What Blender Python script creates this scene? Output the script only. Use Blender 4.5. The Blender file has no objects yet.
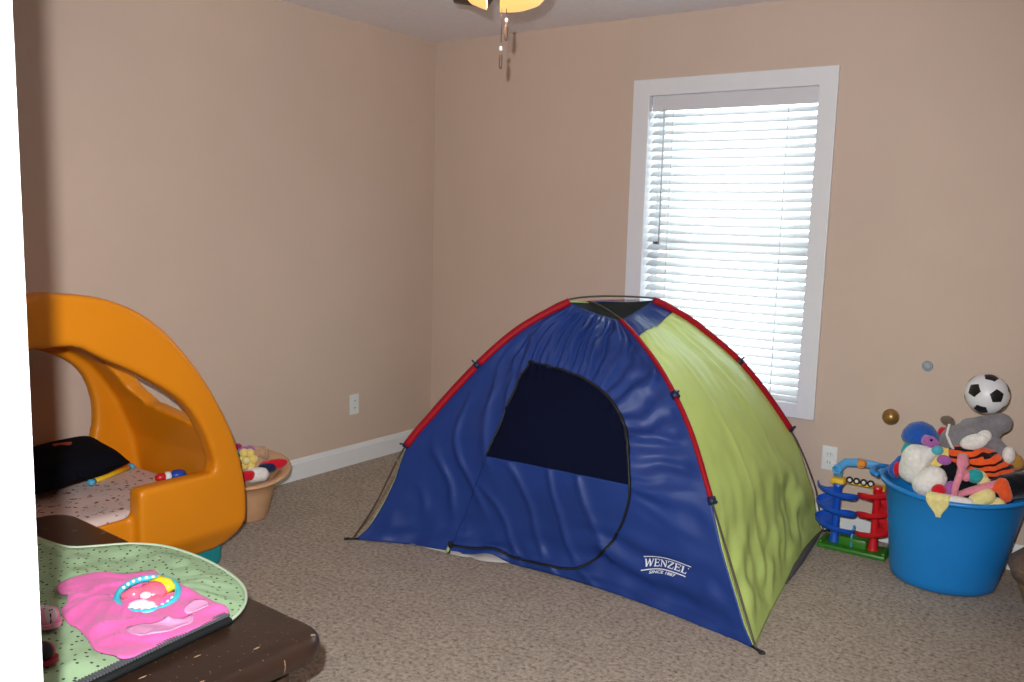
import bpy, bmesh, math, random
from mathutils import Vector, Matrix, noise
random.seed(7)
S=bpy.context.scene; COL=S.collection; PI=math.pi
V=Vector
# ------------------------------------------------------------------ helpers
def lin(c):
    c=c/255
    return c/12.92 if c<=.04045 else ((c+.055)/1.055)**2.4
def rgb(r,g,b): return (lin(r),lin(g),lin(b),1)
def mat(name,col,rough=.6,var=.06,scale=30,bump=0,bscale=200,spec=.5,sheen=0,coat=0,trans=0,metal=0):
    m=bpy.data.materials.new(name); m.use_nodes=True; nt=m.node_tree; N=nt.nodes; L=nt.links
    b=N['Principled BSDF']; b.inputs['Roughness'].default_value=rough
    b.inputs['Specular IOR Level'].default_value=spec; b.inputs['Metallic'].default_value=metal
    b.inputs['Sheen Weight'].default_value=sheen; b.inputs['Coat Weight'].default_value=coat
    if sheen: b.inputs['Sheen Roughness'].default_value=.5
    tc=N.new('ShaderNodeTexCoord'); n=N.new('ShaderNodeTexNoise'); n.inputs['Scale'].default_value=scale; n.inputs['Detail'].default_value=4
    L.new(tc.outputs['Object'],n.inputs['Vector'])
    r=N.new('ShaderNodeValToRGB'); r.color_ramp.elements[0].position=.3; r.color_ramp.elements[1].position=.7
    r.color_ramp.elements[0].color=tuple(max(0,c*(1-var)) for c in col[:3])+(1,)
    r.color_ramp.elements[1].color=tuple(min(1,c*(1+var)) for c in col[:3])+(1,)
    L.new(n.outputs['Fac'],r.inputs['Fac']); L.new(r.outputs['Color'],b.inputs['Base Color'])
    if bump:
        n2=N.new('ShaderNodeTexNoise'); n2.inputs['Scale'].default_value=bscale; n2.inputs['Detail'].default_value=3
        L.new(tc.outputs['Object'],n2.inputs['Vector'])
        bp=N.new('ShaderNodeBump'); bp.inputs['Strength'].default_value=bump; bp.inputs['Distance'].default_value=.004
        L.new(n2.outputs['Fac'],bp.inputs['Height']); L.new(bp.outputs['Normal'],b.inputs['Normal'])
    if trans:
        t=N.new('ShaderNodeBsdfTranslucent'); L.new(r.outputs['Color'],t.inputs['Color'])
        mx=N.new('ShaderNodeMixShader'); mx.inputs[0].default_value=trans
        L.new(b.outputs[0],mx.inputs[1]); L.new(t.outputs[0],mx.inputs[2]); L.new(mx.outputs[0],N['Material Output'].inputs['Surface'])
    m['ramp']=r.name
    return m
def emat(name,col,e,surf=None):
    m=mat(name,surf or col,.4,.02); b=m.node_tree.nodes['Principled BSDF']
    b.inputs['Emission Color'].default_value=col; b.inputs['Emission Strength'].default_value=e
    return m
def obj(name,bm,m,parent=None,smooth=True,angle=None,doubles=False):
    if doubles: bmesh.ops.remove_doubles(bm,verts=bm.verts,dist=1e-5)
    bmesh.ops.recalc_face_normals(bm,faces=bm.faces)
    me=bpy.data.meshes.new(name); bm.to_mesh(me); bm.free()
    me.materials.append(m)
    if smooth:
        me.polygons.foreach_set('use_smooth',[True]*len(me.polygons))
        if angle: 
            try: me.set_sharp_from_angle(angle=math.radians(angle))
            except Exception: pass
    o=bpy.data.objects.new(name,me); COL.objects.link(o)
    if parent is not None:
        o.parent=parent; o.matrix_parent_inverse=Matrix.Translation(-parent.location) if parent.type=='EMPTY' else Matrix.Identity(4)
    return o
# every mesh is written in world coordinates; an Empty stands at its thing's base
def tag(o,label,cat,group=None):
    o['label']=label; o['category']=cat
    if group: o['group']=group
    return o
def thing(name,label,cat,loc,group=None):
    o=bpy.data.objects.new(name,None); COL.objects.link(o); o.location=loc; o.empty_display_size=.05
    return tag(o,label,cat,group)
def struct(name,bm,m,parent=None,**k):
    o=obj(name,bm,m,parent,**k)
    if parent is None: o['kind']='structure'
    return o
def B(): return bmesh.new()
def box(bm,lo,hi,bev=0,seg=2,M=None):
    r=bmesh.ops.create_cube(bm,size=1); vs=r['verts']
    for v in vs: v.co=V([(lo[i]+hi[i])/2+v.co[i]*(hi[i]-lo[i]) for i in range(3)])
    if bev:
        es=list({e for v in vs for e in v.link_edges})
        r=bmesh.ops.bevel(bm,geom=es,offset=bev,segments=seg,affect='EDGES',profile=.5)
        vs=list({v for f in r['faces'] for v in f.verts}|{v for v in vs if v.is_valid})
    if M is not None:
        bmesh.ops.transform(bm,matrix=M,verts=[v for v in vs if v.is_valid])
    return bm
def ring_frame(d,up=None):
    d=d.normalized(); a=V((0,0,1)) if abs(d.z)<.9 else V((1,0,0))
    x=d.cross(a).normalized(); return x,d.cross(x).normalized()
def tube(bm,pts,r,seg=8,closed=False,caps=True,flat=1.0,up=None):
    pts=[V(p) for p in pts]; n=len(pts); rings=[]
    for i,p in enumerate(pts):
        a=pts[(i-1)%n] if (closed or i>0) else p; b=pts[(i+1)%n] if (closed or i<n-1) else p
        d=(b-a); d=d if d.length>1e-9 else V((0,0,1))
        if up is not None:
            y=V(up); x=d.normalized().cross(y).normalized(); y=x.cross(d.normalized())
        else: x,y=ring_frame(d)
        rr=r[i] if isinstance(r,(list,tuple)) else r
        rings.append([bm.verts.new(p+x*math.cos(2*PI*k/seg)*rr+y*math.sin(2*PI*k/seg)*rr*flat) for k in range(seg)])
    m=n if closed else n-1
    for i in range(m):
        A=rings[i];Bq=rings[(i+1)%n]
        for k in range(seg): bm.faces.new([A[k],A[(k+1)%seg],Bq[(k+1)%seg],Bq[k]])
    if caps and not closed:
        bm.faces.new(rings[0][::-1]); bm.faces.new(rings[-1])
    return bm
def lathe(bm,prof,c,seg=32,sx=1,sy=1,close=False,a0=0,a1=2*PI):
    c=V(c); full=abs(a1-a0-2*PI)<1e-6; n=seg if full else seg+1
    R=[[bm.verts.new(c+V((r*sx*math.cos(a0+(a1-a0)*k/seg),r*sy*math.sin(a0+(a1-a0)*k/seg),z))) for k in range(n)] for r,z in prof]
    P=len(prof)
    for i in range(P if close else P-1):
        A=R[i];Q=R[(i+1)%P]
        for k in range(seg):
            k2=(k+1)%n
            try: bm.faces.new([A[k],A[k2],Q[k2],Q[k]])
            except Exception: pass
    bmesh.ops.remove_doubles(bm,verts=bm.verts,dist=1e-6)
    return bm
def ball(bm,c,r,M=None,u=20,v=12):
    """ellipsoid, r = (rx,ry,rz), M a rotation"""
    r=V(r) if hasattr(r,'__len__') else V((r,r,r))
    T=Matrix.Translation(V(c))@(M.to_4x4() if M is not None else Matrix.Identity(4))@Matrix.Diagonal((r.x,r.y,r.z,1))
    bmesh.ops.create_uvsphere(bm,u_segments=u,v_segments=v,radius=1,matrix=T); return bm
def torus(bm,c,R,r,M=None,n=48,seg=10):
    M=M or Matrix.Identity(3); pts=[V(c)+M@V((R*math.cos(2*PI*k/n),R*math.sin(2*PI*k/n),0)) for k in range(n)]
    return tube(bm,pts,r,seg,closed=True)
def grid(bm,f,nu,nv,two=0.0):
    R=[[bm.verts.new(f(i/nu,j/nv)) for j in range(nv+1)] for i in range(nu+1)]
    for i in range(nu):
        for j in range(nv): bm.faces.new([R[i][j],R[i+1][j],R[i+1][j+1],R[i][j+1]])
    return bm
def prism(bm,poly,axis,a,b):
    """closed polygon extruded; axis 0 -> poly is (y,z), 1 -> (x,z), 2 -> (x,y)"""
    def mk(p,t): return V((t,p[0],p[1])) if axis==0 else V((p[0],t,p[1])) if axis==1 else V((p[0],p[1],t))
    A=[bm.verts.new(mk(p,a)) for p in poly]; Q=[bm.verts.new(mk(p,b)) for p in poly]; n=len(poly)
    bm.faces.new(A[::-1]); bm.faces.new(Q)
    for i in range(n): bm.faces.new([A[i],A[(i+1)%n],Q[(i+1)%n],Q[i]])
    return bm
def apply_mods(o):
    dg=bpy.context.evaluated_depsgraph_get(); me=bpy.data.meshes.new_from_object(o.evaluated_get(dg))
    o.modifiers.clear(); old=o.data; o.data=me; me.name=old.name
    me.polygons.foreach_set('use_smooth',[True]*len(me.polygons)); return o
def solid(o,th,offset=0):
    m=o.modifiers.new('thickness','SOLIDIFY'); m.thickness=th; m.offset=offset; return o
def fuse(name,parts,m,parent=None,vox=.008,sm=6,nz=0):
    """one continuous soft body from capsules (p0,p1,r0,r1) melted together"""
    bm=B()
    for p0,p1,r0,r1 in parts:
        p0=V(p0);p1=V(p1)
        for k in range(7):
            t=k/6; ball(bm,p0.lerp(p1,t),r0+(r1-r0)*t,u=14,v=9)
    o=obj(name,bm,m,parent)
    r=o.modifiers.new('r','REMESH'); r.mode='VOXEL'; r.voxel_size=vox
    s=o.modifiers.new('s','SMOOTH'); s.factor=.5; s.iterations=sm
    apply_mods(o)
    if nz:
        for v in o.data.vertices: v.co+=v.normal*(noise.noise(v.co*60)*nz)
    return o
def closed_curve(pts,n=10):
    P=[V((p[0],p[1],p[2] if len(p)>2 else 0)) for p in pts]; N=len(P); out=[]
    for i in range(N):
        a,b,c,d=P[i-1],P[i],P[(i+1)%N],P[(i+2)%N]
        for k in range(n):
            t=k/n; out.append(.5*((2*b)+(c-a)*t+(2*a-5*b+4*c-d)*t*t+(3*b-a-3*c+d)*t**3))
    return out
def sheet(bm,outline,rings,zf,center=None):
    """a cloth lying flat: rings shrinking from a closed outline to its middle"""
    c=center or sum(outline,V((0,0,0)))/len(outline); n=len(outline); R=[]
    for i in range(rings):
        s=1-i/rings
        R.append([bm.verts.new((lambda p: V((p.x,p.y,zf(p.x,p.y,1-s))))(c+(q-c)*s)) for q in outline])
    cv=bm.verts.new((c.x,c.y,zf(c.x,c.y,1)))
    for i in range(rings-1):
        for k in range(n): bm.faces.new([R[i][k],R[i][(k+1)%n],R[i+1][(k+1)%n],R[i+1][k]])
    for k in range(n): bm.faces.new([R[-1][k],R[-1][(k+1)%n],cv])
    return bm
def rotz(a): return Matrix.Rotation(a,3,'Z')
# ------------------------------------------------------------------ camera
CAM=V((3.6255,-4.1955,1.407)); yaw,pitch,roll=.6224,.1347,.0273
fw=V((-math.sin(yaw)*math.cos(pitch),math.cos(yaw)*math.cos(pitch),-math.sin(pitch)))
r0=V((math.cos(yaw),math.sin(yaw),0)); u0=r0.cross(fw)
RR=r0*math.cos(roll)+u0*math.sin(roll); UU=-r0*math.sin(roll)+u0*math.cos(roll)
cam=bpy.data.cameras.new('camera'); co=bpy.data.objects.new('camera',cam); COL.objects.link(co)
co.matrix_world=Matrix(((RR.x,UU.x,-fw.x,CAM.x),(RR.y,UU.y,-fw.y,CAM.y),(RR.z,UU.z,-fw.z,CAM.z),(0,0,0,1)))
cam.sensor_width=36; cam.lens=895.9/1024*36; cam.clip_start=.02; S.camera=co
S.view_settings.view_transform='Standard'; S.view_settings.look='None'; S.view_settings.gamma=1; S.view_settings.exposure=0
S.view_settings.use_curve_mapping=False
# ------------------------------------------------------------------ materials
M={}
M['wall']=mat('beige wall paint',rgb(203,181,165),.75,.02,3,.05,300,spec=.25)
M['ceiling']=mat('textured white ceiling',rgb(240,236,240),.9,.03,40,.9,45,spec=.1)
M['trim']=mat('white trim paint',rgb(226,226,228),.4,.01,10)
M['hall']=mat('hall wall paint',rgb(186,165,148),.8,.02,3,spec=.2)
M['plate']=mat('white outlet plastic',rgb(225,226,226),.35,.01)
M['slot']=mat('dark slot',rgb(90,88,86),.6,.01)
def carpet_mat():
    m=bpy.data.materials.new('tan carpet'); m.use_nodes=True; nt=m.node_tree; N=nt.nodes; L=nt.links; b=N['Principled BSDF']
    b.inputs['Roughness'].default_value=.95; b.inputs['Specular IOR Level'].default_value=.1; b.inputs['Sheen Weight'].default_value=.15
    tc=N.new('ShaderNodeTexCoord')
    def nz(s,d,dist=0):
        n=N.new('ShaderNodeTexNoise'); n.inputs['Scale'].default_value=s; n.inputs['Detail'].default_value=d; n.inputs['Distortion'].default_value=dist
        L.new(tc.outputs['Object'],n.inputs['Vector']); return n
    a=nz(62,8,0); a.inputs['Roughness'].default_value=.72; c=nz(7,3,1.2); f=nz(210,3)
    r=N.new('ShaderNodeValToRGB'); e=r.color_ramp.elements
    e[0].position=.34; e[0].color=rgb(90,75,63); e[1].position=.60; e[1].color=rgb(194,179,163)
    k=r.color_ramp.elements.new(.46); k.color=rgb(164,148,132)
    L.new(a.outputs['Fac'],r.inputs['Fac'])
    r2=N.new('ShaderNodeValToRGB'); r2.color_ramp.elements[0].position=.3; r2.color_ramp.elements[1].position=.7
    r2.color_ramp.elements[0].color=(.86,.85,.84,1); r2.color_ramp.elements[1].color=(1,1,1,1)
    L.new(c.outputs['Fac'],r2.inputs['Fac'])
    mx=N.new('ShaderNodeMixRGB'); mx.blend_type='MULTIPLY'; mx.inputs[0].default_value=1
    L.new(r.outputs[0],mx.inputs[1]); L.new(r2.outputs[0],mx.inputs[2]); L.new(mx.outputs[0],b.inputs['Base Color'])
    ad=N.new('ShaderNodeMath'); ad.operation='ADD'; L.new(a.outputs['Fac'],ad.inputs[0]); L.new(f.outputs['Fac'],ad.inputs[1])
    bp=N.new('ShaderNodeBump'); bp.inputs['Strength'].default_value=.6; bp.inputs['Distance'].default_value=.010
    L.new(ad.outputs[0],bp.inputs['Height']); L.new(bp.outputs[0],b.inputs['Normal'])
    return m
M['carpet']=carpet_mat()
# ------------------------------------------------------------------ room shell
RX=3.95; FY=-3.74; FT=.12; H=2.44; DL=2.657; DR=3.86; HY=-6.2; HX0=1.6; HX1=5.0
WL,WR,WT,WB=1.3505,2.3801,2.129,.510           # window casing, outside
il,ir,it,ib=1.440,2.300,2.050,.575             # clear opening
bm=B(); box(bm,(-.1,HY,-.1),(HX1,.14,0)); floor=struct('floor',bm,M['carpet'],smooth=False)
bm=B(); box(bm,(-.1,HY,H),(HX1,.14,H+.1)); struct('ceiling',bm,M['ceiling'],smooth=False)
bm=B(); box(bm,(-.1,FY-FT,0),(0,.14,H)); struct('wall_left',bm,M['wall'],smooth=False)
bm=B()
box(bm,(0,0,0),(il,.14,H)); box(bm,(ir,0,0),(RX+.1,.14,H)); box(bm,(il,0,0),(ir,.14,ib)); box(bm,(il,0,it),(ir,.14,H))
struct('wall_back',bm,M['wall'],smooth=False)
bm=B(); box(bm,(RX,FY-FT,0),(RX+.1,0,H)); struct('wall_right',bm,M['wall'],smooth=False)
bm=B(); box(bm,(0,FY-FT,0),(DL-.02,FY,H)); box(bm,(DR,FY-FT,0),(RX,FY,H)); box(bm,(DL-.02,FY-FT,2.08),(DR,FY,H))
struct('wall_front',bm,M['wall'],smooth=False)
bm=B(); box(bm,(HX0-.1,HY,0),(HX0,FY-FT,H)); struct('unseen_hall_wall_left',bm,M['hall'],smooth=False)  # unseen hall shell, added so sky light enters only by the window
bm=B(); box(bm,(HX1-.1,HY,0),(HX1,FY-FT,H)); struct('unseen_hall_wall_right',bm,M['hall'],smooth=False)
bm=B(); box(bm,(HX0,HY-.1,0),(HX1,HY,H)); struct('unseen_hall_wall_back',bm,M['hall'],smooth=False)
bm=B(); box(bm,(RX+.1,FY-FT-.02,0),(HX1,FY-FT+.08,H)); struct('unseen_hall_wall_front',bm,M['hall'],smooth=False)
# door frame in the front wall (the white strip at the left of the picture)
bm=B()
box(bm,(DL-.02,FY-FT-.002,0),(DL,FY+.002,2.06),.002); box(bm,(DR-.0,FY-FT-.002,0),(DR+.02,FY+.002,2.06),.002); box(bm,(DL-.02,FY-FT-.002,2.06),(DR+.02,FY+.002,2.08),.002)
d1=struct('door_1',bm,M['trim'],smooth=False)
bm=B()
for y0,y1 in ((FY,FY+.016),(FY-FT-.016,FY-FT)):
    box(bm,(DL-.085,y0,0),(DL-.008,y1,2.14),.004); box(bm,(DL-.085,y0,2.07),(DR+.07,y1,2.145),.004)
struct('casing',bm,M['trim'],d1,smooth=False)
def bb(bm,p,q,th,h):
    p=V(p);q=V(q);d=(q-p).normalized();n=V((d.y,-d.x,0))
    prof=[(0,0),(th,0),(th,h*.78),(th*.75,h*.84),(th*.6,h*.93),(th*.3,h),(0,h)]
    A=[bm.verts.new(p+n*a+V((0,0,b))) for a,b in prof];Q=[bm.verts.new(q+n*a+V((0,0,b))) for a,b in prof]
    k=len(prof); bm.faces.new(A[::-1]); bm.faces.new(Q)
    for i in range(k): bm.faces.new([A[i],A[(i+1)%k],Q[(i+1)%k],Q[i]])
bm=B(); bb(bm,(0,FY,0),(0,0,0),.014,.113); struct('baseboard_left',bm,M['trim'],smooth=False)
bm=B(); bb(bm,(0.014,0,0),(RX,0,0),.014,.113); struct('baseboard_back',bm,M['trim'],smooth=False)
bm=B(); bb(bm,(RX,-.014,0),(RX,FY,0),.014,.113); struct('baseboard_right',bm,M['trim'],smooth=False)
# window: casing, jamb, sash and glass
bm=B()
cp=lambda lo,hi: box(bm,lo,hi,.004)
cp((WL,-.02,WB),(il+.004,-0,WT)); cp((ir-.004,-.02,WB),(WR,0,WT)); cp((il,-.0202,it-.004),(ir,0,WT)); cp((il,-.0202,WB),(ir,0,ib+.004))
w1=struct('window_1',bm,M['trim'],smooth=False)
bm=B()
box(bm,(il-.004,-.006,ib-.004),(il+.004,.13,it+.004)); box(bm,(ir-.004,-.006,ib-.004),(ir+.004,.13,it+.004)); box(bm,(il+.004,-.006,it-.004),(ir-.004,.13,it+.004)); box(bm,(il+.004,-.006,ib-.004),(ir-.004,.13,ib+.004))
struct('jamb',bm,M['trim'],w1,smooth=False)
bm=B()
for z0,z1 in ((ib,(ib+it)/2+.02),((ib+it)/2-.02,it)):
    y0=.095 if z0==ib else .112
    for lo,hi in (((il,y0,z0),(il+.035,y0+.016,z1)),((ir-.035,y0,z0),(ir,y0+.016,z1)),((il,y0,z0),(ir,y0+.016,z0+.035)),((il,y0,z1-.035),(ir,y0+.016,z1))): box(bm,lo,hi,.002)
struct('sash',bm,M['trim'],w1,smooth=False)
gm=bpy.data.materials.new('window glass'); gm.use_nodes=True; N=gm.node_tree.nodes
tr=N.new('ShaderNodeBsdfTransparent'); gl=N.new('ShaderNodeBsdfGlossy'); gl.inputs['Roughness'].default_value=.02; mx=N.new('ShaderNodeMixShader'); mx.inputs[0].default_value=.06
tr.inputs['Color'].default_value=(.96,.98,.97,1)
gm.node_tree.links.new(tr.outputs[0],mx.inputs[1]); gm.node_tree.links.new(gl.outputs[0],mx.inputs[2]); gm.node_tree.links.new(mx.outputs[0],N['Material Output'].inputs[0])
bm=B(); box(bm,(il+.03,.102,ib+.03),(ir-.03,.105,(ib+it)/2)); box(bm,(il+.03,.119,(ib+it)/2),(ir-.03,.122,it-.03)); struct('pane',bm,gm,w1,smooth=False)
# blind
M['slat']=mat('white blind slat',rgb(236,236,236),.45,.01,10,trans=.36)
M['rail']=mat('white blind rail',rgb(214,212,216),.45,.01,10)
M['cord']=mat('pale cord',rgb(205,205,205),.6,.02); M['wand']=mat('grey tilt wand',rgb(206,206,204),.4,.02)
bl=thing('window_blind','white horizontal slat blind lowered over the bright window','blind',(1.87,.05,ib))
bx0,bx1=il+.007,ir-.007
bm=B(); box(bm,(bx0,.012,it-.078),(bx1,.022,it-.002),.003); box(bm,(bx0,.022,it-.05),(bx1,.075,it-.004)); obj('head_rail',bm,M['rail'],bl,smooth=False)
n=33; z1=it-.098; z0=ib+.045; tilt=math.radians(34)
for i in range(n):
    z=z1+(z0-z1)*i/(n-1); bm=B()
    def f(u,v,z=z):
        s=(v-.5)*.05; c=.003*(1-(2*v-1)**2)
        return V((bx0+(bx1-bx0)*u, .042+s*math.cos(tilt)-c*math.sin(tilt), z+s*math.sin(tilt)+c*math.cos(tilt)))
    grid(bm,f,1,6); o=obj('slat',bm,M['slat'],bl); solid(o,.0022)
bm=B(); box(bm,(bx0,.026,ib+.004),(bx1,.07,ib+.024),.004); obj('bottom_rail',bm,M['slat'],bl)
for x in (il+.12,ir-.15):
    bm=B()
    for dy in (.022,.074): tube(bm,[(x,dy,it-.06),(x,dy,ib+.02)],.0016,6)
    obj('ladder_cord',bm,M['cord'],bl)
bm=B(); tube(bm,[(il+.075,.010,it-.07),(il+.080,.006,it-.12),(il+.083,.004,1.30)],.004,8); obj('tilt_wand',bm,M['wand'],bl)
# outlets
def outlet(name,label,c,ax):
    t=thing(name,label,'outlet',c,'wall outlets'); c=V(c)
    Mx=Matrix.Translation(c)@(Matrix.Identity(4) if ax=='y' else Matrix.Rotation(PI/2,4,'Z'))
    bm=B(); box(bm,(-.035,-.006,-.0575),(.035,0,.0575),.003,2,Mx); obj('cover_plate',bm,M['plate'],t,smooth=False)
    for dz in (.02,-.02):
        bm=B(); box(bm,(-.016,-.0085,dz-.014),(.016,-.005,dz+.014),.004,2,Mx); f=obj('receptacle',bm,M['plate'],t,smooth=False)
        bm=B()
        for dx in (-.006,.006): box(bm,(dx-.0013,-.0092,dz-.004),(dx+.0013,-.008,dz+.006),0,2,Mx)
        s=obj('slot',bm,M['slot'],f,smooth=False)
    return t
outlet('wall_outlet','white wall outlet left of the tent, near the room corner',(0,-.664,.3455),'x')
outlet('wall_outlet.001','white wall outlet below the window, above the marble run toy',(2.462,0,.342),'y')
FLASH=380; BULB=4.0; SKY=7.0; BLADE=139
# ---- tent geometry: four foot points, four ridge profiles (distance from the foot towards the hub, height)
T_FL=V((.883,-1.532,0)); T_FR=V((2.663,-1.40,0)); T_BR=V((2.475,-.055,0)); T_BL=V((.75,-.2,0))
T_HUB=V((1.689,-.787,0))
PROF={'FL':(T_FL,[(0,0),(.098,.157),(.225,.417),(.353,.581),(.5,.749),(.628,.877),(.756,.975),(.946,1.075),(1.096,1.108)],.946),
'BR':(T_BR,[(0,0),(.032,.12),(.067,.242),(.192,.483),(.425,.774),(.645,.957),(.78,1.04),(.885,1.083),(1.072,1.108)],.885),
'FR':(T_FR,[(0,0),(.157,.223),(.303,.429),(.466,.656),(.657,.824),(.86,.938),(1.043,1.010),(1.148,1.03)],1.043),
'BL':(T_BL,[(0,0),(.08,.16),(.18,.35),(.30,.53),(.466,.70),(.657,.86),(.80,.975),(.93,1.052),(1.12,1.065)],.93)}
def catmull(pts,n=12):
    out=[];P=[V(p) for p in pts];P=[P[0]*2-P[1]]+P+[P[-1]*2-P[-2]]
    for i in range(1,len(P)-2):
        a,b,c,d=P[i-1],P[i],P[i+1],P[i+2]
        for k in range(n):
            t=k/n
            out.append(.5*((2*b)+(c-a)*t+(2*a-5*b+4*c-d)*t*t+(3*b-a-3*c+d)*t**3))
    out.append(P[-2]); return out
def ridge_full(key):
    foot,pr,_=PROF[key]; u=(T_HUB-foot).normalized()
    return [foot+u*p[0]+V((0,0,p[1])) for p in catmull([(a,b,0) for a,b in pr])]
class Path:
    def __init__(s,pts):
        s.p=pts;s.l=[0]
        for a,b in zip(pts,pts[1:]): s.l.append(s.l[-1]+(b-a).length)
    def at(s,t):
        L=t*s.l[-1]
        lo,hi=0,len(s.l)-2
        while lo<hi:
            m=(lo+hi+1)//2
            if s.l[m]<=L: lo=m
            else: hi=m-1
        d=s.l[lo+1]-s.l[lo]; f=(L-s.l[lo])/d if d>1e-9 else 0
        return s.p[lo].lerp(s.p[lo+1],f)
def fabric_ridge(key):
    foot,pr,se=PROF[key]; u=(T_HUB-foot).normalized()
    pts=[]
    for p in ridge_full(key):
        s=(p-foot).dot(u)
        if s>se: break
        k=max(0,1-p.z/.43); pts.append(p+u*((.010 if key=='BR' else .022)*min(1,p.z/.05)*min(1,k*3))+u*.012*k*(.5 if key=='BR' else 1)-V((0,0,.012))*min(1,p.z*4))
    return Path(pts)
FAB={k:fabric_ridge(k) for k in PROF}
def sstep(a,b,x):
    x=max(0,min(1,(x-a)/(b-a))); return x*x*(3-2*x)
def front_base(w,t):
    P=FAB['FL'].at(t).lerp(FAB['FR'].at(t),w)
    e=max(0,min(1,w)); bow=math.sin(math.pi*e**.92)**.9
    P=P+V((-.02,1,0))*(.15*bow*(1-sstep(0,.42,t)))+V((0,0,1))*((.008*bow+.024*math.exp(-((e-.345)/.035)**2)+.006*math.exp(-((e-.14)/.07)**2))*(1-sstep(0,.1,t)))
    P=P-V((0,0,1))*(.008*math.sin(math.pi*e)*sstep(.86,1,t))
    P=P+V((0,-1,.3))*(.035*math.sin(math.pi*e)*math.sin(math.pi*min(1,t*1.0)))
    return P
def lime_base(w,t):
    P=FAB['FR'].at(t).lerp(FAB['BR'].at(t),w)
    e=max(0,min(1,w))
    P=P+V((-1,0,0))*(.022*math.sin(math.pi*e)**.6*(1-sstep(0,.4,t)))
    P=P+V((1,0,.3))*(.03*math.sin(math.pi*e)*math.sin(math.pi*t))
    return P
# ------------------------------------------------------------------ tent
M['navy']=mat('blue tent nylon',rgb(30,57,124),.46,.07,5,.12,500,spec=.33)
M['lime']=mat('lime tent nylon',rgb(212,235,134),.45,.05,4,.12,500,spec=.35,trans=.16)
M['sleeve']=mat('red pole sleeve',rgb(158,8,28),.6,.06,40,spec=.25)
M['clip']=mat('dark blue clip',rgb(24,34,70),.5,.05)
M['zip']=mat('black zipper tape',rgb(16,20,22),.55,.1,100)
M['pole']=mat('dark fibreglass pole',rgb(78,66,54),.4,.05)
M['greytub']=mat('grey tent floor sheet',rgb(176,170,166),.6,.04,10)
M['greydark']=mat('dark grey hem tape',rgb(84,82,84),.6,.04,10)
M['white']=mat('white print',rgb(228,232,236),.6,.01)
M['pullgreen']=mat('pale green zipper cord',rgb(190,200,130),.5,.03)
def net_mat(name,col,alpha):
    m=mat(name,col,.9,.05,200,spec=.08); nt=m.node_tree; b=nt.nodes['Principled BSDF']
    t=nt.nodes.new('ShaderNodeBsdfTransparent'); x=nt.nodes.new('ShaderNodeMixShader'); x.inputs[0].default_value=alpha
    nt.links.new(t.outputs[0],x.inputs[1]); nt.links.new(b.outputs[0],x.inputs[2]); nt.links.new(x.outputs[0],nt.nodes['Material Output'].inputs[0]); return m
M['net']=net_mat('dark insect mesh',rgb(12,17,40),.93)
M['netgreen']=net_mat('dark roof mesh',rgb(48,54,52),.72)
def nrm(fn,w,t):
    h=.004; a=fn(min(1,w+h),t)-fn(max(0,w-h),t); b=fn(w,min(1,t+h))-fn(w,max(0,t-h))
    return a.cross(b).normalized()
def fold(x,p=3): # sharp creases: narrow ridges
    return (1-abs(math.sin(x)))**p
def front_disp(w,t):
    edge=sstep(0,.06,w)*sstep(0,.06,1-w)*sstep(0,.05,1-t)
    n=noise.noise
    cx,cy=.50,.36; dx=(w-cx)*1.15; dy=(t-cy); r=math.hypot(dx,dy); a=math.atan2(dy,dx)
    d=0
    # creases fanning out of the door arch towards the right ridge and the crown
    m=sstep(.27,.40,r)*sstep(-.35,.05,a)*(1-sstep(2.2,2.7,a)); lam=a*19+2.2*n(V((a*3,r*2.5,1)))+1.4*n(V((w*7,t*9,4)))
    d+=m*.017*((1-abs(math.sin(lam*.5)))**1.5*1.6-.6)*(.65+.6*n(V((a*5,r*5,3))))
    d+=m*.007*math.sin(a*45+r*9+3*n(V((w*9,t*9,8))))
    # diagonal tension creases at the left
    m=sstep(.04,.16,w)*(1-sstep(.25,.36,w))*sstep(.08,.2,t)*(1-sstep(.7,.9,t))
    q=(w*.9+t*.55); d+=m*.018*(fold(q*34+1.5*n(V((w*6,t*6,2))),2)-.35)
    # sagging folds in the door and near the hem
    m=sstep(.22,.34,w)*(1-sstep(.62,.75,w))*(1-sstep(.33,.37,t))
    q=(w*1.0+t*.42); d+=m*.014*(fold(q*24+2.0*n(V((w*4,t*4,6))),3)-.25)
    m=(1-sstep(.03,.2,t)); d+=m*.024*n(V((w*11,t*14,0)))+m*.006*n(V((w*27,t*20,5)))
    m=sstep(.55,.65,w)*(1-sstep(.1,.28,t)); d+=m*.009*math.sin(t*70+w*8+2.5*n(V((w*7,t*7,9))))*sstep(0,.03,t)
    d+=.012*n(V((w*4.5,t*4.5,11)))+.004*n(V((w*13,t*13,12)))
    return -d*edge if False else d*edge
def lime_disp(w,t):
    edge=sstep(0,.06,w)*sstep(0,.28,1-w)*sstep(0,.05,1-t); n=noise.noise
    # long creases running down from the crown
    d=.004*(fold((w*1.5+(1-t)*.12)*6+1.0*n(V((w*3,t*2,1))),6)-.2)*sstep(.05,.3,1-t)
    # sagging pockets near the hem and the far corner
    m=(1-sstep(.05,.42,t)); d+=m*.026*n(V((w*6-t*3,t*8,3)))+m*.016*n(V((w*14,t*16-w*5,7)))
    m=sstep(.5,.8,w)*(1-sstep(.15,.5,t)); d+=m*.02*math.sin(t*30+w*9+2*n(V((w*5,t*5,2))))
    d+=.014*n(V((w*3,t*3,5)))+.003*n(V((w*16,t*16,6)))
    return d*edge*sstep(0,.10,t+.015)
def lime_low(w,t):
    P=lime_base(w,t); e=max(0,min(1,w))
    return P
def front(w,t,off=0): return front_base(w,t)+nrm(front_base,w,t)*(front_disp(w,t)+off)
def lime(w,t,off=0): return lime_low(w,t)+nrm(lime_base,w,t)*(lime_disp(w,t)+off)
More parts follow.
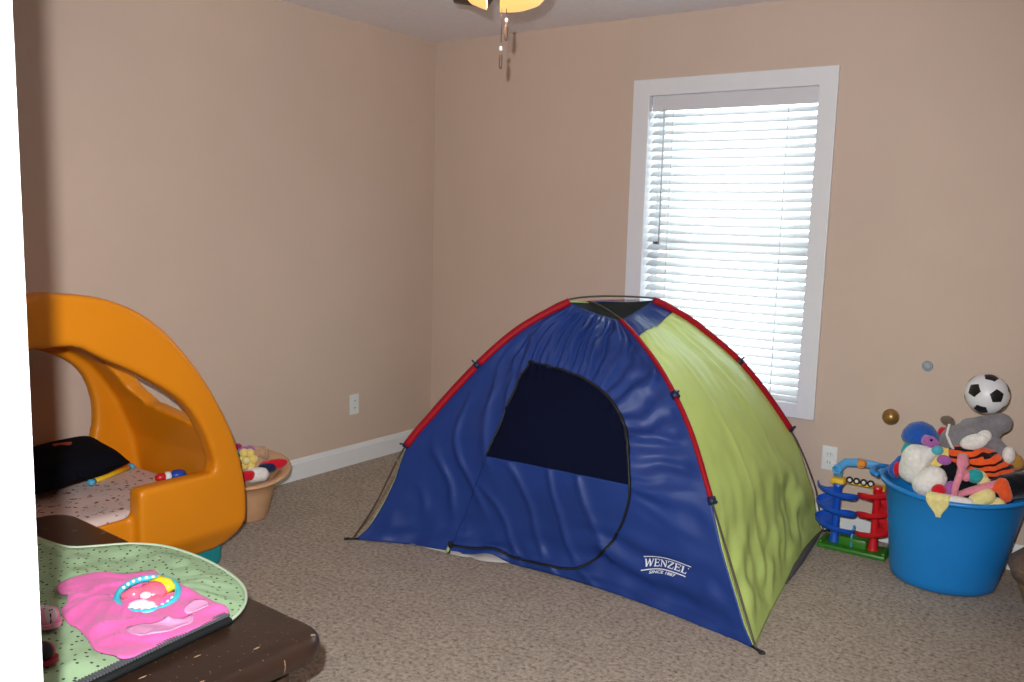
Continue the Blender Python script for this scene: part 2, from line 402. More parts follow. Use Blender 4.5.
tent=thing('dome_tent','blue and lime green dome play tent with red pole sleeves','tent',(1.716,-.806,0))
bm=B(); grid(bm,lambda u,v: front(u,v),150,130); o=obj('front_panel',bm,M['navy'],tent); solid(o,.0016)
bm=B(); grid(bm,lambda u,v: lime(u,v*(.895+.03*u)),110,110); o=obj('side_panel',bm,M['lime'],tent); solid(o,.0016); o['label']='lime green side panel facing the window'
bm=B(); grid(bm,lambda u,v: lime(u,(.895+.03*u)+v*(1-(.895+.03*u))),40,10); o=obj('side_band',bm,M['navy'],tent); solid(o,.0016); o['label']='blue band above the lime side panel'
def plain(k0,k1):
    def f(u,v):
        P=FAB[k0].at(v).lerp(FAB[k1].at(v),u); return P+V((0,0,.01))*noise.noise(P*6)
    return f
bm=B(); grid(bm,plain('BR','BL'),30,40); o=obj('back_panel',bm,M['navy'],tent); solid(o,.0016)
bm=B(); grid(bm,plain('BL','FL'),30,40); o=obj('side_panel',bm,M['lime'],tent); solid(o,.0016)
E4=[FAB[k].at(1) for k in ('FL','FR','BR','BL')]
def roof(u,v):
    P=E4[0].lerp(E4[1],u).lerp(E4[3].lerp(E4[2],u),v); return P-V((0,0,.03))*math.sin(PI*u)*math.sin(PI*v)-V((0,0,.008))*math.sin(PI*u)*(1-v)
bm=B(); grid(bm,roof,16,16); o=obj('roof_mesh',bm,M['netgreen'],tent); solid(o,.001)
# door: lower flap, mesh window, zipper
DLt=[(.026,.234),(.108,.232),(.218,.257),(.348,.302),(.457,.301),(.579,.291),(.70,.272)]
DRt=[(.026,.47),(.033,.538),(.055,.578),(.115,.638),(.186,.694),(.262,.74),(.337,.769),(.438,.775),(.51,.77),(.57,.745),(.621,.693),(.662,.596),(.683,.486),(.692,.369),(.70,.274)]
def itp(T,t):
    for a,b in zip(T,T[1:]):
        if t<=b[0]: return a[1]+(b[1]-a[1])*(t-a[0])/(b[0]-a[0])
    return T[-1][1]
TB=.354
def rows(t0,t1,off):
    def f(u,v):
        t=t0+(t1-t0)*v; a,b=itp(DLt,t),itp(DRt,t); return front(a+(b-a)*u,t,off)
    return f
bm=B(); grid(bm,rows(.026,TB,.004),90,50); o=obj('door_flap',bm,M['navy'],tent); solid(o,.0014)
bm=B(); grid(bm,rows(TB,.6995,.006),80,60); o=obj('mesh_window',bm,M['net'],tent); o['label']='dark see-through mesh window in the door'
zp_=[(w,t) for t,w in DRt[::-1]]+[(.40,.026),(.32,.028),(.234,.026)]
zc=[]
P3=catmull([(w,t,0) for w,t in [(.272,.70)]+zp_],6)
bm=B(); tube(bm,[front(p.x,max(.02,p.y),.007) for p in P3],.0085,8,flat=.6); obj('zipper',bm,M['zip'],tent)
bm=B(); tube(bm,[front(itp(DLt,t),t,.006) for t in [TB+k*(.70-TB)/20 for k in range(21)]],.006,8,flat=.6)
obj('window_binding',bm,M['zip'],tent)
p=front(.234,.026,.012); pb=V((p.x-.004,p.y-.012,.012))
bm=B(); box(bm,(p.x-.01,p.y-.008,p.z-.012),(p.x+.01,p.y+.006,p.z+.014),.004); box(bm,(p.x-.007,pb.y-.006,.004),(p.x+.006,pb.y+.006,.018),.003)
zpull=obj('zipper_pull',bm,M['zip'],tent)
bm=B(); tube(bm,[p+V((0,-.012,-.008)),p.lerp(pb,.5)+V((0,-.010,0)),pb+V((0,-.004,0))],.008,8); obj('pull_cord',bm,M['pullgreen'],zpull)
# sleeves, poles, feet
def sub(key,t0,t1,off=.004,n=26): 
    Pq=FAB[key]; c=V((1.72,-.8,.35))
    out=[]
    for k in range(n+1):
        q=Pq.at(t0+(t1-t0)*k/n); out.append(q+(q-c).normalized()*off)
    return out
def t_at_z(key,z):
    lo,hi=0,1
    for _ in range(40):
        m=(lo+hi)/2
        if FAB[key].at(m).z<z: lo=m
        else: hi=m
    return lo
for key,z0 in (('FL',.425),('FR',.425),('BR',.495),('BL',.42)):
    t0=t_at_z(key,z0); tm=t_at_z(key,.755 if key=='FR' else .775 if key=='FL' else .80)
    for a,b in ((t0,tm-.008),(tm+.008,.998)):
        bm=B(); tube(bm,sub(key,a,b),.0215 if key in('FL','BR') else .0105,10,flat=.8); obj('pole_sleeve',bm,M['sleeve'],tent)
    for tt in (tm,t0):
        q=sub(key,tt,tt+.001,.006,1); d=(q[1]-q[0]).normalized(); bm=B(); tube(bm,[q[0]-d*.012,q[0]+d*.014],.016,10)
        nn=(q[0]-V((1.72,-.8,.35))).normalized(); tube(bm,[q[0]+nn*.005,q[0]+nn*.032+d*.004],.004,6)
        obj('pole_clip',bm,M['clip'],tent)
for ka,kb in (('FL','BR'),('FR','BL')):
    cp_=[(lambda f,u,q: f+u*q[0]+V((0,0,q[1])))(PROF[k_][0],(T_HUB-PROF[k_][0]).normalized(),q) for k_,L_ in ((ka,PROF[ka][1][:-1]),(kb,PROF[kb][1][-2::-1])) for q in L_]
    pts=catmull(cp_,10)
    if ka=='FR': pts=[p-V((0,0,.006)) for p in pts]
    # the pole stands a little outside the fabric near its feet
    pts=[V((p.x,p.y,max(.006,p.z))) for p in pts]
    bm=B(); tube(bm,pts,.0042,8); obj('pole',bm,M['pole'],tent)
for key in PROF:
    f=PROF[key][0]; u=(f-T_HUB).normalized(); bm=B()
    tube(bm,[f-u*.03+V((0,0,.005)),f+u*.005+V((0,0,.006)),f+u*.022+V((0,0,.008))],.005,8)
    torus(bm,f+u*.024+V((0,0,.006)),.010,.0028,n=16,seg=6); obj('corner_tab',bm,M['zip'],tent)
# pale floor sheet showing at the lifted hem
bm=B()
def fl(u,v):
    f=front(u,0); b=PROF['BL'][0].lerp(PROF['BR'][0],u); l=PROF['FL'][0].lerp(PROF['BL'][0],v); r=lime(v,0)
    P=f.lerp(b,v)+l.lerp(r,u)-(PROF['FL'][0].lerp(PROF['FR'][0],u).lerp(PROF['BL'][0].lerp(PROF['BR'][0],u),v))
    P=P+(T_HUB-P)*.035; z=.004
    if v<.05:      # slack fold of the floor sheet slipping out under the lifted hem
        k=.55*sstep(.08,.16,u)*(1-sstep(.26,.30,u))+.9*math.exp(-((u-.345)/.05)**2); q=1-v/.05
        P=P-V((0,.055+.016*math.sin(u*30),0))*k*q; z=.004+.030*k*math.sin(PI*min(1,q*1.15))
    if u>.97: z=.004+.02*sstep(.5,.8,v)*(1-sstep(.9,1,v))
    return V((P.x,P.y,z))
grid(bm,fl,110,80); o=obj('floor_sheet',bm,M['greytub'],tent); solid(o,.0015,1)
bm=B(); tube(bm,[lime(.45+.55*k/30,.004)+V((.004,0,.003)) for k in range(31)],[.003+.012*math.sin(PI*k/30) for k in range(31)],8,flat=1.2)
obj('hem',bm,M['greydark'],tent)
# printed name: serif letters laid on the panel (x 0..1 along, y 0..1 up)
def mapl(x,y):  # logo box in panel coordinates, read off its corners
    w=.765+(.895-.765)*x+(.756-.765)*(1-y)+((.875-.895)-(.756-.765))*x*(1-y)
    t=.149+(.164-.149)*x+(.109-.149)*(1-y)+((.130-.164)-(.109-.149))*x*(1-y)
    t+= .010*math.sin(PI*x)          # the bars arch slightly
    return front(w,t,.0035)
def stroke(bm,a,b,th0,th1=None,n=6):
    th1=th1 or th0; a=V((a[0],a[1]*.28));b=V((b[0],b[1]*.28)); d=(b-a).normalized(); p=V((-d.y,d.x))
    R=[]
    for k in range(n+1):
        q=a+(b-a)*(k/n); th=th0+(th1-th0)*k/n; R.append([bm.verts.new(mapl((q+p*th).x,(q+p*th).y/.28)),bm.verts.new(mapl((q-p*th).x,(q-p*th).y/.28))])
    for k in range(n): bm.faces.new([R[k][0],R[k+1][0],R[k+1][1],R[k][1]])
TH=.0155; TN=.009
def serif(bm,x,y,hw): stroke(bm,(x-hw,y),(x+hw,y),.006,n=2)
y0,y1=.24,.80
bm=B()
def letter(ch,x,w):
    if ch=='W':
        for a,b,th in (((x,y1),(x+w*.27,y0),TH),((x+w*.27,y0),(x+w*.5,y1),TN),((x+w*.5,y1),(x+w*.73,y0),TH),((x+w*.73,y0),(x+w,y1),TN)): stroke(bm,a,b,th)
        for q in (0,.5,1): serif(bm,x+w*q,y1,.02)
    elif ch in 'EL':
        stroke(bm,(x+.015,y0),(x+.015,y1),TH); stroke(bm,(x-.008,y0),(x+w,y0),TN); stroke(bm,(x+w,y0-.03),(x+w,y0+.17),.006,n=2)
        if ch=='E':
            stroke(bm,(x-.008,y1),(x+w,y1),TN); stroke(bm,(x+w,y1+.03),(x+w,y1-.17),.006,n=2); stroke(bm,(x+.015,(y0+y1)/2),(x+w*.75,(y0+y1)/2),TN); stroke(bm,(x+w*.75,.44),(x+w*.75,.60),.005,n=2)
        else: serif(bm,x+.015,y1,.03)
    elif ch=='N':
        stroke(bm,(x+.01,y0),(x+.01,y1),TN); stroke(bm,(x+.01,y1),(x+w-.01,y0),TH); stroke(bm,(x+w-.01,y0),(x+w-.01,y1),TN); serif(bm,x+.01,y0,.025); serif(bm,x+w-.01,y1,.025); serif(bm,x,y1,.02)
    elif ch=='Z':
        stroke(bm,(x,y1),(x+w,y1),TN); stroke(bm,(x+w,y1),(x,y0),TH); stroke(bm,(x,y0),(x+w,y0),TN); stroke(bm,(x,y1),(x,y1-.17),.006,n=2); stroke(bm,(x+w,y0),(x+w,y0+.17),.006,n=2)
for ch,x,w in (('W',.03,.18),('E',.25,.11),('N',.40,.13),('Z',.565,.12),('E',.72,.11),('L',.865,.095)): letter(ch,x,w)
stroke(bm,(-.02,1.0),(1.02,1.0),.011,n=20); stroke(bm,(-.02,.02),(.99,.02),.011,n=20)
stroke(bm,(.985,.80),(.985,.70),.008,n=2)
o=obj('logo',bm,M['white'],tent,smooth=False); o['label']='white printed name between two bars'
def textmesh(s):
    c=bpy.data.curves.new('t','FONT'); c.body=s; c.size=1; c.align_x='LEFT'; c.offset=.02
    t=bpy.data.objects.new('t',c); COL.objects.link(t); bpy.context.view_layer.update()
    me=bpy.data.meshes.new_from_object(t.evaluated_get(bpy.context.evaluated_depsgraph_get())); bpy.data.objects.remove(t); bpy.data.curves.remove(c)
    return me
me=textmesh('SINCE 1887'); xs=[v.co.x for v in me.vertices]; w_=max(xs)
bm=B(); bm.from_mesh(me); bpy.data.meshes.remove(me)
for v in bm.verts: v.co=mapl(.18+.62*v.co.x/w_,-.30+v.co.y*.30)
obj('tagline',bm,M['white'],tent,smooth=False)
# ------------------------------------------------------------------ toddler bed
M['orange']=mat('orange moulded plastic',rgb(222,134,14),.42,.03,3,.05,60,spec=.4)
M['teal']=mat('teal plastic',rgb(20,134,140),.45,.03)
YC=-2.75
def mir(h): return [(YC+d,z) for d,z in h]+[(YC-d,z) for d,z in h[::-1] if d>1e-6]
def sm2(h,n=6): return [(p.x,p.y) for p in catmull([(a,b,0) for a,b in h],n)]
outer=sm2([(0,1.136),(.19,1.106),(.363,1.018),(.52,.852),(.645,.651),(.722,.458),(.752,.266),(.730,.150),(.655,.094),(.5,.088),(0,.088)],5)
inner=[(0,1.06),(.18,1.04),(.33,.96),(.47,.81),(.59,.63),(.665,.45),(.695,.27),(.69,.20),(0,.20)]
opening=sm2([(0,.957),(.09,.952),(.174,.905),(.318,.826),(.475,.712),(.560,.588),(.608,.461)],5)+[(.607,.425),(.600,.415),(.302,.418),(.292,.408),(.288,.31),(.0,.30)]
hole=[(.51*math.cos(a),.565+.42*math.sin(a)) for a in [PI/2-k*PI/24 for k in range(25)]]
hole=[(d,max(.43,z)) for d,z in hole if d>=-1e-6]
hh=[]
for q in hole:
    if not hh or q!=hh[-1]: hh.append(q)
def cutter(bm_f):
    bm=B(); bm_f(bm); bmesh.ops.recalc_face_normals(bm,faces=bm.faces); me=bpy.data.meshes.new('cut'); bm.to_mesh(me); bm.free(); o=bpy.data.objects.new('cut',me); COL.objects.link(o); return o
bed=thing('toddler_bed','orange moulded plastic toddler bed with an arched canopy, against the left wall','bed',(.42,YC,0))
bm=B(); prism(bm,mir(outer),0,.06,.775); can=obj('canopy_frame',bm,M['orange'],bed)
cuts=[cutter(lambda b: prism(b,mir(inner),0,.115,.70)),cutter(lambda b: prism(b,mir(opening),0,.60,.9)),cutter(lambda b: prism(b,mir(hh),0,0,.3))]
for s in (1,-1):
    cuts.append(cutter(lambda b: prism(b,[(x,z) for x,z in ((.24,.93),(.27,.69),(.34,.63),(.67,.575),(.67,.93))],1,*sorted((YC+s*.40,YC+s*.85)))))
cuts.append(cutter(lambda b: box(b,(.725,YC-.288,.05),(.9,YC+.288,.36))))
for c in cuts:
    m=can.modifiers.new('b','BOOLEAN'); m.operation='DIFFERENCE'; m.solver='EXACT'; m.object=c
r=can.modifiers.new('r','REMESH'); r.mode='VOXEL'; r.voxel_size=.0105
s=can.modifiers.new('s','SMOOTH'); s.factor=.5; s.iterations=7
apply_mods(can)
for c in cuts: bpy.data.objects.remove(c)
for v in can.data.vertices:      # the roof falls away towards the wall
    f=max(0,min(1,(.70-v.co.x)/.62)); v.co.z-=.115*f*sstep(.70,1.10,v.co.z)
    # pressed-in panel under the sill of the entry side
    if v.co.x>.70 and v.co.z<.40 and abs(v.co.y-YC)>.27: v.co.x-=.010*sstep(.0,.02,.40-v.co.z-.08*abs(abs(v.co.y-YC)-.5))*0
    if v.co.z<.20: v.co.x-=.05*sstep(.0,.12,.20-v.co.z)*(1 if v.co.x>.4 else -1)
bm=B(); box(bm,(.10,YC-.655,.0),(.69,YC+.70,.13),.03,3); obj('base',bm,M['teal'],bed)['label']='teal plastic base under the orange shell'
def sheet_mat():
    m=mat('small print sheet',rgb(222,200,192),.9,.04,8); nt=m.node_tree; N=nt.nodes; L=nt.links; b=N['Principled BSDF']
    tc=N.new('ShaderNodeTexCoord'); src=[l.from_socket for l in nt.links if l.to_socket==b.inputs['Base Color']][0]
    for sc,th,c in ((26,.22,rgb(150,84,70)),(31,.17,rgb(96,78,84)),(19,.13,rgb(186,120,60)),(23,.14,rgb(120,140,170))):
        v=N.new('ShaderNodeTexVoronoi'); v.inputs['Scale'].default_value=sc; nn=N.new('ShaderNodeTexNoise'); nn.inputs['Scale'].default_value=60
        mp=N.new('ShaderNodeVectorMath'); mp.operation='MULTIPLY_ADD'; mp.inputs[1].default_value=(.03,.03,.03)
        L.new(tc.outputs['Object'],nn.inputs['Vector']); L.new(nn.outputs['Color'],mp.inputs[0]); L.new(tc.outputs['Object'],mp.inputs[2]); L.new(mp.outputs[0],v.inputs['Vector'])
        lt=N.new('ShaderNodeMath'); lt.operation='LESS_THAN'; lt.inputs[1].default_value=th; L.new(v.outputs['Distance'],lt.inputs[0])
        x=N.new('ShaderNodeMixRGB'); x.inputs[2].default_value=c; L.new(lt.outputs[0],x.inputs[0]); L.new(src,x.inputs[1]); src=x.outputs[0]
    L.new(src,b.inputs['Base Color']); return m
bm=B(); box(bm,(.125,YC-.66,.205),(.69,YC+.665,.322),.035,4)
bmesh.ops.subdivide_edges(bm,edges=[e for e in bm.edges if e.calc_length()>.2],cuts=20,use_grid_fill=True)
for v in bm.verts: v.co.z+=.006*noise.noise(v.co*7) if v.co.z>.28 else 0
tag(obj('mattress',bm,sheet_mat()),'thin mattress under a pale sheet with a small flecked print, inside the orange bed','mattress')
# cushion leaning at the back of the bed
M['black']=mat('black cotton',rgb(11,13,22),.95,.15,20,.3,300,spec=.12)
M['rust']=mat('rust red print',rgb(170,70,36),.8,.05)
def cushion_pt(u,v,top):
    a=2*u-1;b=2*v-1; pin=1-.10*(a*a)*(1-b*b)-.06
    x=a*.13*(1-.10*(1-a*a)*b*b); y=b*.235*(1-.08*(1-b*b)*a*a)
    h=.055*((1-a**4)*(1-b**4))**.55+.006*noise.noise(V((a*2,b*2,top)))
    return V((x,y,h*top))
CM=Matrix.Translation(V((.243,-2.480,.420)))@Matrix.Rotation(math.radians(15),4,'Y')@Matrix.Rotation(math.radians(8),4,'Z')
cu=thing('cushion','black cushion with a small rust red mark, lying in the orange bed','cushion',(.262,-2.43,.33))
bm=B(); grid(bm,lambda u,v: CM@cushion_pt(u,v,1),30,30); grid(bm,lambda u,v: CM@cushion_pt(u,v,-1),30,30); obj('cover',bm,M['black'],cu,doubles=True)
bm=B(); outl=closed_curve([(-.02,-.04),(.02,-.06),(.015,-.02),(.05,.02),(.02,.06),(-.005,.02)],6)
outl=[V((q.x*.7-.055,q.y*.62+.05,0)) for q in outl]
sheet(bm,outl,4,lambda x,y,s: cushion_pt((x/.13+1)/2,(y/.235+1)/2,1).z+.003)
bmesh.ops.transform(bm,matrix=CM,verts=bm.verts); obj('print',bm,M['rust'],cu)
M['yellow']=mat('yellow plastic',rgb(236,190,40),.4,.03)
M['skyblue']=mat('light blue plastic',rgb(84,176,214),.4,.03)
ys=thing('toy_stick','yellow toy stick with light blue ends beside the black cushion','toy',(.25,-2.27,.33))
a=V((.298,-2.385,.336));b_=V((.205,-2.14,.336)); d=(b_-a)
bm=B(); tube(bm,[a+d*.06,a+d*.94],.013,12,flat=.8); obj('bar',bm,M['yellow'],ys)
for p,q in ((a,a+d*.1),(b_,b_-d*.1)): bm=B(); tube(bm,[p,p.lerp(q,.2),q],[.009,.015,.015],12,flat=.85); obj('end_cap',bm,M['skyblue'],ys)
M['redp']=mat('red plastic',rgb(206,30,36),.4,.04); M['whitep']=mat('white plastic',rgb(232,232,232),.4,.02); M['bluep']=mat('deep blue plastic',rgb(26,72,176),.4,.04)
tc_=thing('toy_figure','small red, white and blue toy lying on the bed sheet near the sill','toy',(.47,-2.13,.33))
a=V((.46,-2.195,.345)); d=V((.028,.098,0))
bm=B(); tube(bm,[a-d*.05,a+d*.08,a+d*.30,a+d*.36],[.008,.017,.016,.012],12); obj('legs',bm,M['redp'],tc_)
bm=B(); tube(bm,[a+d*.30,a+d*.36,a+d*.52,a+d*.56],[.012,.020,.020,.012],12); obj('body',bm,M['whitep'],tc_)
bm=B(); ball(bm,a+d*.82+V((0,0,.002)),(.026,.034,.020),rotz(-.3)); obj('cap',bm,M['bluep'],tc_)
# ------------------------------------------------------------------ basket behind the bed
M['peach']=mat('tan plastic basket',rgb(206,160,120),.55,.05,20)
bc=V((.280,-1.635,0))
bk=thing('toy_basket','tan round basket of small soft toys behind the orange bed','basket',bc)
bm=B(); lathe(bm,[(0,.0),(.098,0),(.105,.01),(.135,.15),(.158,.222),(.196,.230),(.212,.244),(.212,.252),(.200,.256),(.155,.236),(.128,.15),(.10,.02),(0,.016)],bc,40,1,1.0)
for v in bm.verts: v.co.z+=-.018*(v.co.z/.25)+(v.co.z/.25)*.22*((v.co.x-bc.x)*-.62+(v.co.y-bc.y)*.55)
o=obj('bowl',bm,M['peach'],bk)
def soft(name,col,rough=.95): 
    M[name]=mat(name,col,rough,.10,60,.8,160,spec=.1,sheen=.35); return M[name]
for nme,c in dict(plush_yellow=(240,214,120),plush_red=(206,24,44),plush_white=(232,228,222),plush_navy=(28,38,70),plush_teal=(40,160,160),plush_magenta=(150,24,80),plush_purple=(170,96,170),plush_pink=(232,140,160),plush_grey=(128,124,128),plush_tiger=(240,92,40),plush_black=(14,16,24),plush_blue=(32,84,170),plush_gold=(178,130,60),plush_brown=(112,96,84),plush_cream=(236,222,150),plush_cyan=(80,176,196),plush_orange=(238,92,44),plush_tan=(190,150,120),plush_greydark=(96,94,102)).items(): soft(nme,rgb(*c))
G='small soft toys in the tan basket'
def bz(p): return V(p)+bc+V((.028,.036,.012))
fl_=thing('plush_flower','yellow plush flower on top of the tan basket','soft toy',bz((.02,-.055,.25)),G)
bm=B()
for k in range(6): ball(bm,bz((.02+.028*math.cos(k*PI/3)*.8+.0,-.055+.032*math.cos(k*PI/3)*.55,.275+.034*math.sin(k*PI/3))),.021,u=14,v=9)
obj('petal',bm,M['plush_yellow'],fl_)
bm=B(); ball(bm,bz((.043,-.078,.277)),.018); obj('center',bm,M['plush_cream'],fl_)
def lump(name,label,parts,m,group,vox=.007,nz=.002): return tag(fuse(name,parts,m,None,vox,5,nz),label,'soft toy',group)
L3=lambda *a:V(a)+bc+V((-.004,.004,.016))
lump('cloth_bow','dark red folded cloth bow at the right of the tan basket',[(L3(.06,.03,.225),L3(.12,.10,.238),.022,.026),(L3(.12,.10,.238),L3(.14,.12,.243),.026,.016)],M['plush_red'],G)
lump('soft_ball','white soft ball at the front of the tan basket',[(L3(.08,-.02,.20),L3(.105,.015,.202),.036,.034)],M['plush_white'],G)
lump('soft_block','navy soft block beside the red bow in the tan basket',[(L3(.085,.035,.22),L3(.11,.07,.225),.026,.024)],M['plush_navy'],G)
lump('cloth_ribbon','red and dark ribbon lump left of the white ball in the tan basket',[(L3(.07,-.08,.20),L3(.10,-.045,.21),.025,.024)],M['plush_red'],G)
lump('soft_ring','teal soft ring at the left of the tan basket',[(L3(.02,-.06,.285),L3(.02,-.03,.29),.022,.022)],M['plush_teal'],G)
lump('soft_heart','dark magenta soft toy at the back of the tan basket',[(L3(-.04,-.05,.305),L3(-.03,-.01,.31),.026,.022)],M['plush_magenta'],G)
lump('soft_star','purple soft toy on top of the tan basket',[(L3(-.01,-.01,.29),L3(.0,.035,.292),.024,.024)],M['plush_purple'],G)
lump('doll_hair','tangled pinkish brown doll hair at the back of the tan basket',[(L3(-.02,.05,.27),L3(.0,.10,.265),.040,.036)],M['plush_tan'],G,.007,.008)
lump('plush_filler','dark toys filling the bottom of the tan basket',[(L3(-.05,-.04,.185),L3(.03,.04,.195),.07,.07)],M['plush_tan'],G)
# ------------------------------------------------------------------ coffee table
def wood_mat():
    m=mat('dark brown stained wood',rgb(52,36,28),.33,.18,4,.1,80,spec=.4); nt=m.node_tree; N=nt.nodes; L=nt.links; b=N['Principled BSDF']
    src=[l.from_socket for l in L if l.to_socket==b.inputs['Base Color']][0]; tc=N.new('ShaderNodeTexCoord')
    for sc,st,th,c in ((17,(1,.3,1),.045,rgb(180,146,110)),(34,(.6,1,1),.04,rgb(150,118,92))):
        mp=N.new('ShaderNodeMapping'); mp.inputs['Scale'].default_value=st; mp.inputs['Rotation'].default_value=(0,0,.7)
        v=N.new('ShaderNodeTexVoronoi'); v.voronoi_dimensions='2D'; v.inputs['Scale'].default_value=sc
        L.new(tc.outputs['Object'],mp.inputs[0]); L.new(mp.outputs[0],v.inputs['Vector'])
        lt=N.new('ShaderNodeMath'); lt.operation='LESS_THAN'; lt.inputs[1].default_value=th; L.new(v.outputs['Distance'],lt.inputs[0])
        x=N.new('ShaderNodeMixRGB'); x.inputs[2].default_value=c; L.new(lt.outputs[0],x.inputs[0]); L.new(src,x.inputs[1]); src=x.outputs[0]
    L.new(src,b.inputs['Base Color']); return m
M['wood']=wood_mat(); M['wood_plain']=mat('dark brown wood frame',rgb(62,40,30),.5,.15,8)
TZ=.45; TX0,TX1,TY0,TY1=.845,2.150,-3.50,-2.80
tb=thing('coffee_table','dark brown coffee table with scuffed edges and rounded corners','table',(1.5,-3.15,0))
def rrect(x0,x1,y0,y1,r,n=8):
    o=[]
    for cx,cy,a0 in ((x1-r,y1-r,0),(x0+r,y1-r,PI/2),(x0+r,y0+r,PI),(x1-r,y0+r,1.5*PI)):
        for k in range(n+1): a=a0+PI/2*k/n; o.append((cx+r*math.cos(a),cy+r*math.sin(a)))
    return o
bm=B()
base=rrect(TX0,TX1,TY0,TY1,.085); tabrot=Matrix.Rotation(-.045,4,'Z'); ctr=V((1.5,-3.15,0))
lay=[]
for z,ins in ((TZ-.055,.012),(TZ-.05,.004),(TZ-.03,0),(TZ-.016,.002),(TZ-.006,.009),(TZ,.022)):
    ring=[]
    for x,y in base:
        c=V((min(max(x,TX0+.085),TX1-.085),min(max(y,TY0+.085),TY1-.085))); p=V((x,y)); d=(p-c); q=p-(d.normalized()*ins if d.length>1e-6 else V((0,0)))
        ring.append(bm.verts.new((q.x,q.y,z)))
    lay.append(ring)
bm.faces.new(lay[0][::-1]); bm.faces.new(lay[-1])
for A,Q in zip(lay,lay[1:]):
    for k in range(len(A)): bm.faces.new([A[k],A[(k+1)%len(A)],Q[(k+1)%len(A)],Q[k]])
TR=Matrix.Translation(ctr)@tabrot@Matrix.Translation(-ctr)
bmesh.ops.transform(bm,matrix=TR,verts=bm.verts); obj('tabletop',bm,M['wood'],tb,angle=50)
bm=B()
for lo,hi in (((TX0+.10,TY0+.09,TZ-.135),(TX1-.10,TY0+.115,TZ-.05)),((TX0+.10,TY1-.115,TZ-.135),(TX1-.10,TY1-.09,TZ-.05)),((TX0+.09,TY0+.10,TZ-.135),(TX0+.115,TY1-.10,TZ-.05)),((TX1-.115,TY0+.10,TZ-.135),(TX1-.09,TY1-.10,TZ-.05))): box(bm,lo,hi,.004)
bmesh.ops.transform(bm,matrix=TR,verts=bm.verts); obj('apron',bm,M['wood_plain'],tb,smooth=False)
for x in (TX0+.10,TX1-.10):
    for y in (TY0+.10,TY1-.10):
        bm=B(); lathe(bm,[(0,0),(.022,0),(.025,.02),(.03,.2),(.038,.29),(.032,.31),(.036,.33),(.036,TZ-.05),(0,TZ-.05)],(x,y,0),16)
        bmesh.ops.transform(bm,matrix=TR,verts=bm.verts); obj('leg',bm,M['wood_plain'],tb)
# ------------------------------------------------------------------ things on the table
def dot_mat(name,base,dot,sc,th):
    m=mat(name,base,.85,.03,6,.1,200); nt=m.node_tree; N=nt.nodes; L=nt.links; b=N['Principled BSDF']
    src=[l.from_socket for l in L if l.to_socket==b.inputs['Base Color']][0]; tc=N.new('ShaderNodeTexCoord')
    mp=N.new('ShaderNodeMapping'); mp.inputs['Rotation'].default_value=(0,0,.5); mp.inputs['Scale'].default_value=(1,1,0)
    v=N.new('ShaderNodeTexVoronoi'); v.voronoi_dimensions='2D'; v.inputs['Scale'].default_value=sc; v.inputs['Randomness'].default_value=.8
    L.new(tc.outputs['Object'],mp.inputs[0]); L.new(mp.outputs[0],v.inputs['Vector'])
    lt=N.new('ShaderNodeMath'); lt.operation='LESS_THAN'; lt.inputs[1].default_value=th; L.new(v.outputs['Distance'],lt.inputs[0])
    x=N.new('ShaderNodeMixRGB'); x.inputs[2].default_value=dot; L.new(lt.outputs[0],x.inputs[0]); L.new(src,x.inputs[1]); L.new(x.outputs[0],b.inputs['Base Color'])
    return m
M['mint']=dot_mat('mint green dotted cloth',rgb(168,200,156),rgb(58,74,56),38,.125)
M['mintedge']=mat('pale piping',rgb(196,216,186),.7,.02)
M['pink']=mat('pink cloth',rgb(236,104,178),.75,.04,10,.15,300,sheen=.2)
M['palepink']=mat('pale pink print',rgb(244,168,214),.7,.03)
mo=[(.95,-2.965),(1.04,-2.965),(1.13,-2.962),(1.215,-2.943),(1.265,-2.887),(1.314,-2.825),(1.394,-2.777),(1.496,-2.762),(1.607,-2.764),(1.725,-2.783),(1.806,-2.810),(1.868,-2.850),(1.913,-2.898),(1.940,-2.955),(1.948,-3.04),(1.958,-3.14),(1.966,-3.23),(1.974,-3.33),(1.97,-3.44),(1.80,-3.47),(1.50,-3.47),(1.2,-3.46),(1.0,-3.42),(.93,-3.25),(.92,-3.08)]
mo=closed_curve(mo,6); mc=V((1.48,-3.10,0))
def matz(x,y,s):
    n=noise.noise; e=min(1,s/.18); ry=y+3.1
    h=.012*e+.011*e*n(V((x*7-y*4,y*9,1)))+.006*e*n(V((x*17,y*17,3)))
    a=math.atan2(y+3.0,x-1.6); h+=.006*(1-s)*e*fold(a*16+3*n(V((x*5,y*5,0))),2)
    return TZ+.006+max(.0,h)
mt=thing('fabric_case','mint green dotted fabric case with a black zipper edge, spread on the coffee table','case',(1.48,-3.10,TZ))
bm=B(); sheet(bm,mo,34,matz,mc); o=obj('cloth',bm,M['mint'],mt); solid(o,.004,-1)
bm=B(); tube(bm,[V((p.x,p.y,TZ+.007)) for p in mo if p.y>-2.955 or p.x<1.3],.0042,8,flat=1.0); obj('piping',bm,M['mintedge'],mt)
bm=B(); zpts=[V((1.944,-2.962,TZ+.014)),V((1.954,-3.05,TZ+.016)),V((1.964,-3.14,TZ+.017)),V((1.972,-3.22,TZ+.017)),V((1.980,-3.31,TZ+.016)),V((1.984,-3.40,TZ+.014))]
zs=[p for p in catmull(zpts,10)]
tube(bm,zs,.020,8,flat=.5,up=(0,0,1)); zo=obj('zipper_tape',bm,M['zip'],mt)
M['teeth']=mat('grey zipper teeth',rgb(104,108,112),.4,.05,metal=.2)
bm=B(); Pz=Path(zs)
